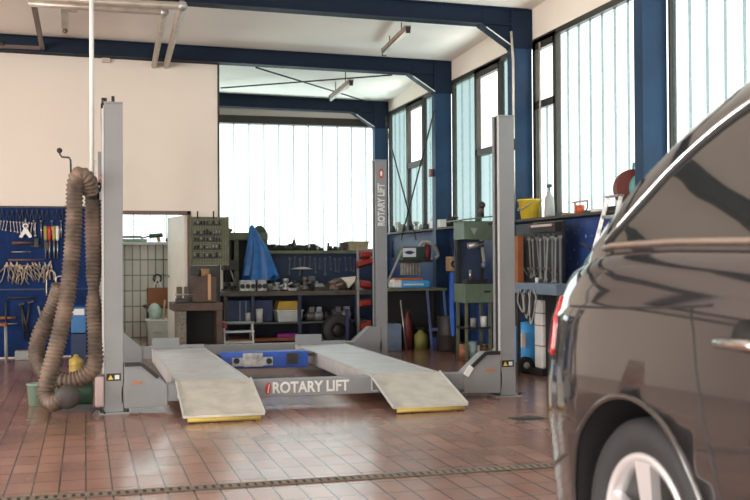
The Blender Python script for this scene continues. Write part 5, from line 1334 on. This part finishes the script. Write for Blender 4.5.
# greenhouse
ghs = []  # stations: (Y, belt z, roof z, inset at belt, inset at roof)
roof = [(-.1, 1.10), (.2, 1.3), (.6, 1.52), (1.0, 1.63), (1.5, 1.70), (2.0, 1.75), (2.3, 1.735), (2.55, 1.68), (2.78, 1.56), (2.93, 1.42), (3.02, 1.32), (3.12, 1.21), (3.2, 1.13)]
m = MB(); vs = []; rows = 0
NG = 44
def gsec(Y):
    b = lerpt(belt, Y)-.01; r = lerpt(roof, Y); r = max(r, b+.02); h = (r-b)
    base = .105+inset(Y)
    pts = []
    for t, bulge in ((0, 0), (.25, .008), (.5, .012), (.75, .012), (.88, .02), (.96, .055), (1.0, .11)):
        ins = base + h*t*.40 + bulge*(1 if t > .8 else -1)*min(1, h/.3)
        pts.append((ins, b+h*t))
    pts += [(pts[-1][0]+.15, r+.018*min(1, h/.3)), (CW, r+.035*min(1, h/.3))]
    return pts
for k in range(NG+1):
    Y = -.1+(3.2+.1)*k/NG; pts = gsec(Y)
    vs += [(XS+a, Y, z) for a, z in pts]+[(XS+2*CW-a, Y, z) for a, z in reversed(pts[:-1])]
nr = 2*len(pts)-1
fs = [(i*nr+j, i*nr+j+1, (i+1)*nr+j+1, (i+1)*nr+j) for i in range(NG) for j in range(nr-1)] + [tuple(range(nr)), tuple(NG*nr+j for j in reversed(range(nr)))]
m.add(vs, fs, True); m.build('cabin', paint, car)
# side glass: polygon in (Y,z) offset slightly out of the cabin surface
def gx(Y, z):
    pts = gsec(Y)
    for (i0, z0), (i1, z1) in zip(pts, pts[1:]):
        if z0 <= z <= z1+1e-6: return XS + i0+(i1-i0)*(z-z0)/max(1e-6, z1-z0)
    return XS+pts[0][0]
yzu = [(.35, 1.17), (.6, 1.36), (.95, 1.50), (1.4, 1.58), (1.9, 1.60), (2.2, 1.60), (2.44, 1.55), (2.58, 1.487), (2.72, 1.405), (2.85, 1.30), (3.01, 1.175)]
def top_z(Y): return lerpt(yzu, Y)
bl_px = [(606, 251), (650, 246), (700, 241), (750, 236)]
def bot_z(Y): return lerpt(belt, Y)+.022
y0g, y1g = .45, yzu[-1][0]-.02
m = MB(); vs = []; n1, n2 = 40, 8
for i in range(n1+1):
    Y = y0g+(y1g-y0g)*i/n1; zb, zt = bot_z(Y), max(bot_z(Y)+.002, top_z(Y)-.012)
    for j in range(n2+1): z = zb+(zt-zb)*j/n2; vs.append((gx(Y, z)-.004, Y, z))
m.add(vs, [(i*(n2+1)+j, i*(n2+1)+j+1, (i+1)*(n2+1)+j+1, (i+1)*(n2+1)+j) for i in range(n1) for j in range(n2)], True)
m.build('side_window', mat('dark_window_glass', (.02, .022, .02), .03, metal=0, var=0, coat=1, spec=1.0), car)
def trimline(fz, y0, y1, r, name, m_, off=.006, n=40):
    pts = [(gx(y0+(y1-y0)*i/n, fz(y0+(y1-y0)*i/n))-off, y0+(y1-y0)*i/n, fz(y0+(y1-y0)*i/n)) for i in range(n+1)]
    return MB().tube(pts, r, 8).build(name, m_, car)
trimline(lambda Y: top_z(Y)-.02, y0g, y1g, .011, 'window_seal', black, .004)
trimline(lambda Y: top_z(Y)-.002, y0g, y1g+.01, .0085, 'chrome_trim', chrome)
m2 = mat('satin_trim', (.60, .52, .46), .25, metal=.9, var=0)
trimline(lambda Y: bot_z(Y)-.004, y0g, y1g+.02, .010, 'belt_trim', m2, .006)
# door seams and shoulder line
def bx_(Y, z):
    pts = section(Y)
    for (i0, z0), (i1, z1) in zip(pts, pts[1:]):
        if z0 <= z <= z1+1e-6: return XS + i0+(i1-i0)*(z-z0)/max(1e-6, z1-z0)
    return XS+pts[0][0]
def on_body(px, py):
    X = XS
    for _ in range(12): p = RX(px, py, X); X = bx_(p.y, p.z)
    return p
def seam(pxs, r=.003, name='door_seam', m_=black):
    pts = spline([on_body(*p) for p in pxs], 6)
    pts = [Vector((bx_(p.y, p.z)-.0003, p.y, p.z)) for p in pts]
    return MB().tube(pts, r, 6).build(name, m_, car)
seam([(692, 307), (693, 330), (696, 370), (703, 420), (714, 470), (726, 520), (740, 570)])
seam([(571, 306), (620, 308), (680, 307), (712, 305)], .004, 'shoulder_line')
# tail light
tl = MB()
ptsL = [(572, 290), (566, 300), (563, 325), (558, 342), (566, 345), (568, 320), (577, 308), (580, 296)]
vsl = []
tlm = mat('tail_light_red', (.55, .01, .012), .15, coat=1, var=.05)
Ys = [3.26+.26*i/8 for i in range(9)]
zs = [.80+.20*j/8 for j in range(9)]
vsl = [(bx_(Y, min(z, lerpt(belt, Y)-.01))-.004, Y+.004, min(z, lerpt(belt, Y)-.01)) for Y in Ys for z in zs]
tl.add(vsl, [(i*9+j, i*9+j+1, (i+1)*9+j+1, (i+1)*9+j) for i in range(8) for j in range(8)], True)
tlo = tl.build('tail_light', tlm, car); so = tlo.modifiers.new('s', 'SOLIDIFY'); so.thickness = .006
# door handle
hd = on_body(729, 341); hx = hd.x
MB().lathe([(0, 0), (.05, 0), (.062, -.004), (0, -.0045)], (hx+.0015, RX(747, 345, hx).y, hd.z-.005), 'x', 20).build('handle_cup', black, car)
ha_, hb_ = RX(713, 343, hx-.03), RX(775, 339, hx-.03)
MB().tube([(hx-.005, ha_.y+.01, ha_.z), (hx-.032, ha_.y-.02, ha_.z+.002), (hx-.036, (ha_.y+hb_.y)/2, ha_.z+.004), (hx-.032, hb_.y+.02, ha_.z+.006), (hx-.005, hb_.y-.01, ha_.z+.006)], .0135, 10).build('door_handle', chrome, car)
# wheels
def wheel(Y, x, s):
    w = bpy.data.objects.new('wheel', None); C.objects.link(w); w.parent = car; w.location = Vector((x, Y, WZ))-W(car)
    prof = [(.228, -.085), (.24, -.10), (.285, -.112), (.315, -.105), (.332, -.085), (.335, -.05), (.335, .05), (.332, .085), (.30, .10), (.228, .085)]
    c_ = Vector((x, Y, WZ)); s_ = s
    MB().lathe([(r, h*s_) for r, h in prof], c_, 'x', 56).build('tyre', mat('tyre', (.022, .022, .024), .7, var=.1), w)
    MB().lathe([(.2, -.055*s_), (.205, -.095*s_), (.222, -.103*s_), (.233, -.10*s_), (.236, -.09*s_), (.228, -.07*s_), (.215, .08*s_)], c_, 'x', 56).build('rim', rimm, w)
    sp = MB()
    for k in range(5):
        a = 2*math.pi*k/5+R(86)
        def P(r, da, h): return c_+Vector((h*s_, r*math.cos(a+da/r if r else a), r*math.sin(a+da/r if r else a)))
        q = [P(.05, -.03, -.085), P(.05, .03, -.085), P(.212, .042, -.098), P(.212, -.042, -.098)]
        sp.prism(q, (s_*.03, 0, 0))
    sp.build('spokes', rimm, w)
    MB().lathe([(0, -.095*s_), (.035, -.094*s_), (.06, -.088*s_), (.065, -.05*s_), (0, -.05*s_)], c_, 'x', 24).build('hub', rimm, w)
    MB().cyl(c_+Vector((0, 0, 0)), c_+Vector((s_*.02, 0, 0)), .2, 32).build('brake_disc', dsteel, w)
wheel(WY, XS+.145, 1); wheel(WY2, XS+.145, 1); wheel(WY, XS+2*CW-.145, -1); wheel(WY2, XS+2*CW-.145, -1)

# ------------------------------------------------------------------ light
wd = bpy.data.worlds.new('world'); bpy.context.scene.world = wd; wd.use_nodes = True
nt = wd.node_tree; N = nt.nodes; L = nt.links; bg = N['Background']
tc = N.new('ShaderNodeTexCoord'); sx = N.new('ShaderNodeSeparateXYZ'); L.new(tc.outputs['Generated'], sx.inputs[0])
cr = N.new('ShaderNodeValToRGB'); cr.color_ramp.elements[0].position = .45; cr.color_ramp.elements[0].color = (.80, .80, .78, 1)
cr.color_ramp.elements[1].position = .9; cr.color_ramp.elements[1].color = (.95, .98, 1.0, 1)
mr = N.new('ShaderNodeMapRange'); mr.inputs['From Min'].default_value = -1; L.new(sx.outputs['Z'], mr.inputs['Value']); L.new(mr.outputs['Result'], cr.inputs['Fac'])
L.new(cr.outputs['Color'], bg.inputs['Color']); bg.inputs['Strength'].default_value = 2.1
def area(name, loc, rot, sx_, sy_, e, col=(1, 1, 1)):
    l = bpy.data.lights.new(name, 'AREA'); l.shape = 'RECTANGLE'; l.size = sx_; l.size_y = sy_; l.energy = e; l.color = col
    o = bpy.data.objects.new(name, l); C.objects.link(o); o.location = loc; o.rotation_euler = rot; return o
# lamps added at the unseen gates (left and behind), tilted up for the ceiling
for a, b in gates: area('gate_fill', (XL-.25, (a+b)/2, 1.45), (0, R(-112), 0), 2.7, b-a-.1, 240, (1, .95, .895))
for a, b in fg: area('gate_fill', ((a+b)/2, YF-.25, 1.45), (R(112), 0, 0), b-a-.1, 2.7, 240, (1, .95, .895))
# unseen lamps added outside the windows, aimed up to brighten the ceiling
area('ceiling_fill', (3.0, YB+1.3, .5), (R(-135), 0, 0), 3.4, 1.6, 170, (.90, 1, .98))
area('ceiling_fill', (-.6, YB+1.3, .5), (R(-135), 0, 0), 3.4, 1.6, 60, (.90, 1, .98))
for yy in (13.5, 9.5, 5.5): area('ceiling_fill', (XR+1.5, yy, .5), (0, R(135), 0), 1.6, 3.8, 150, (.93, 1, .98))

# finish: labels on ledge pieces by neighbour
vs = bpy.context.scene.view_settings
vs.view_transform = 'Standard'; vs.look = 'None'; vs.exposure = 0.70; vs.gamma = 1; vs.use_curve_mapping = False
sc = bpy.context.scene
sc.cycles.max_bounces = 10; sc.cycles.transparent_max_bounces = 24; sc.cycles.diffuse_bounces = 6; sc.cycles.glossy_bounces = 4
sc.cycles.sample_clamp_indirect = 8; sc.cycles.caustics_reflective = False; sc.cycles.caustics_refractive = False
sc.cycles.use_denoising = True
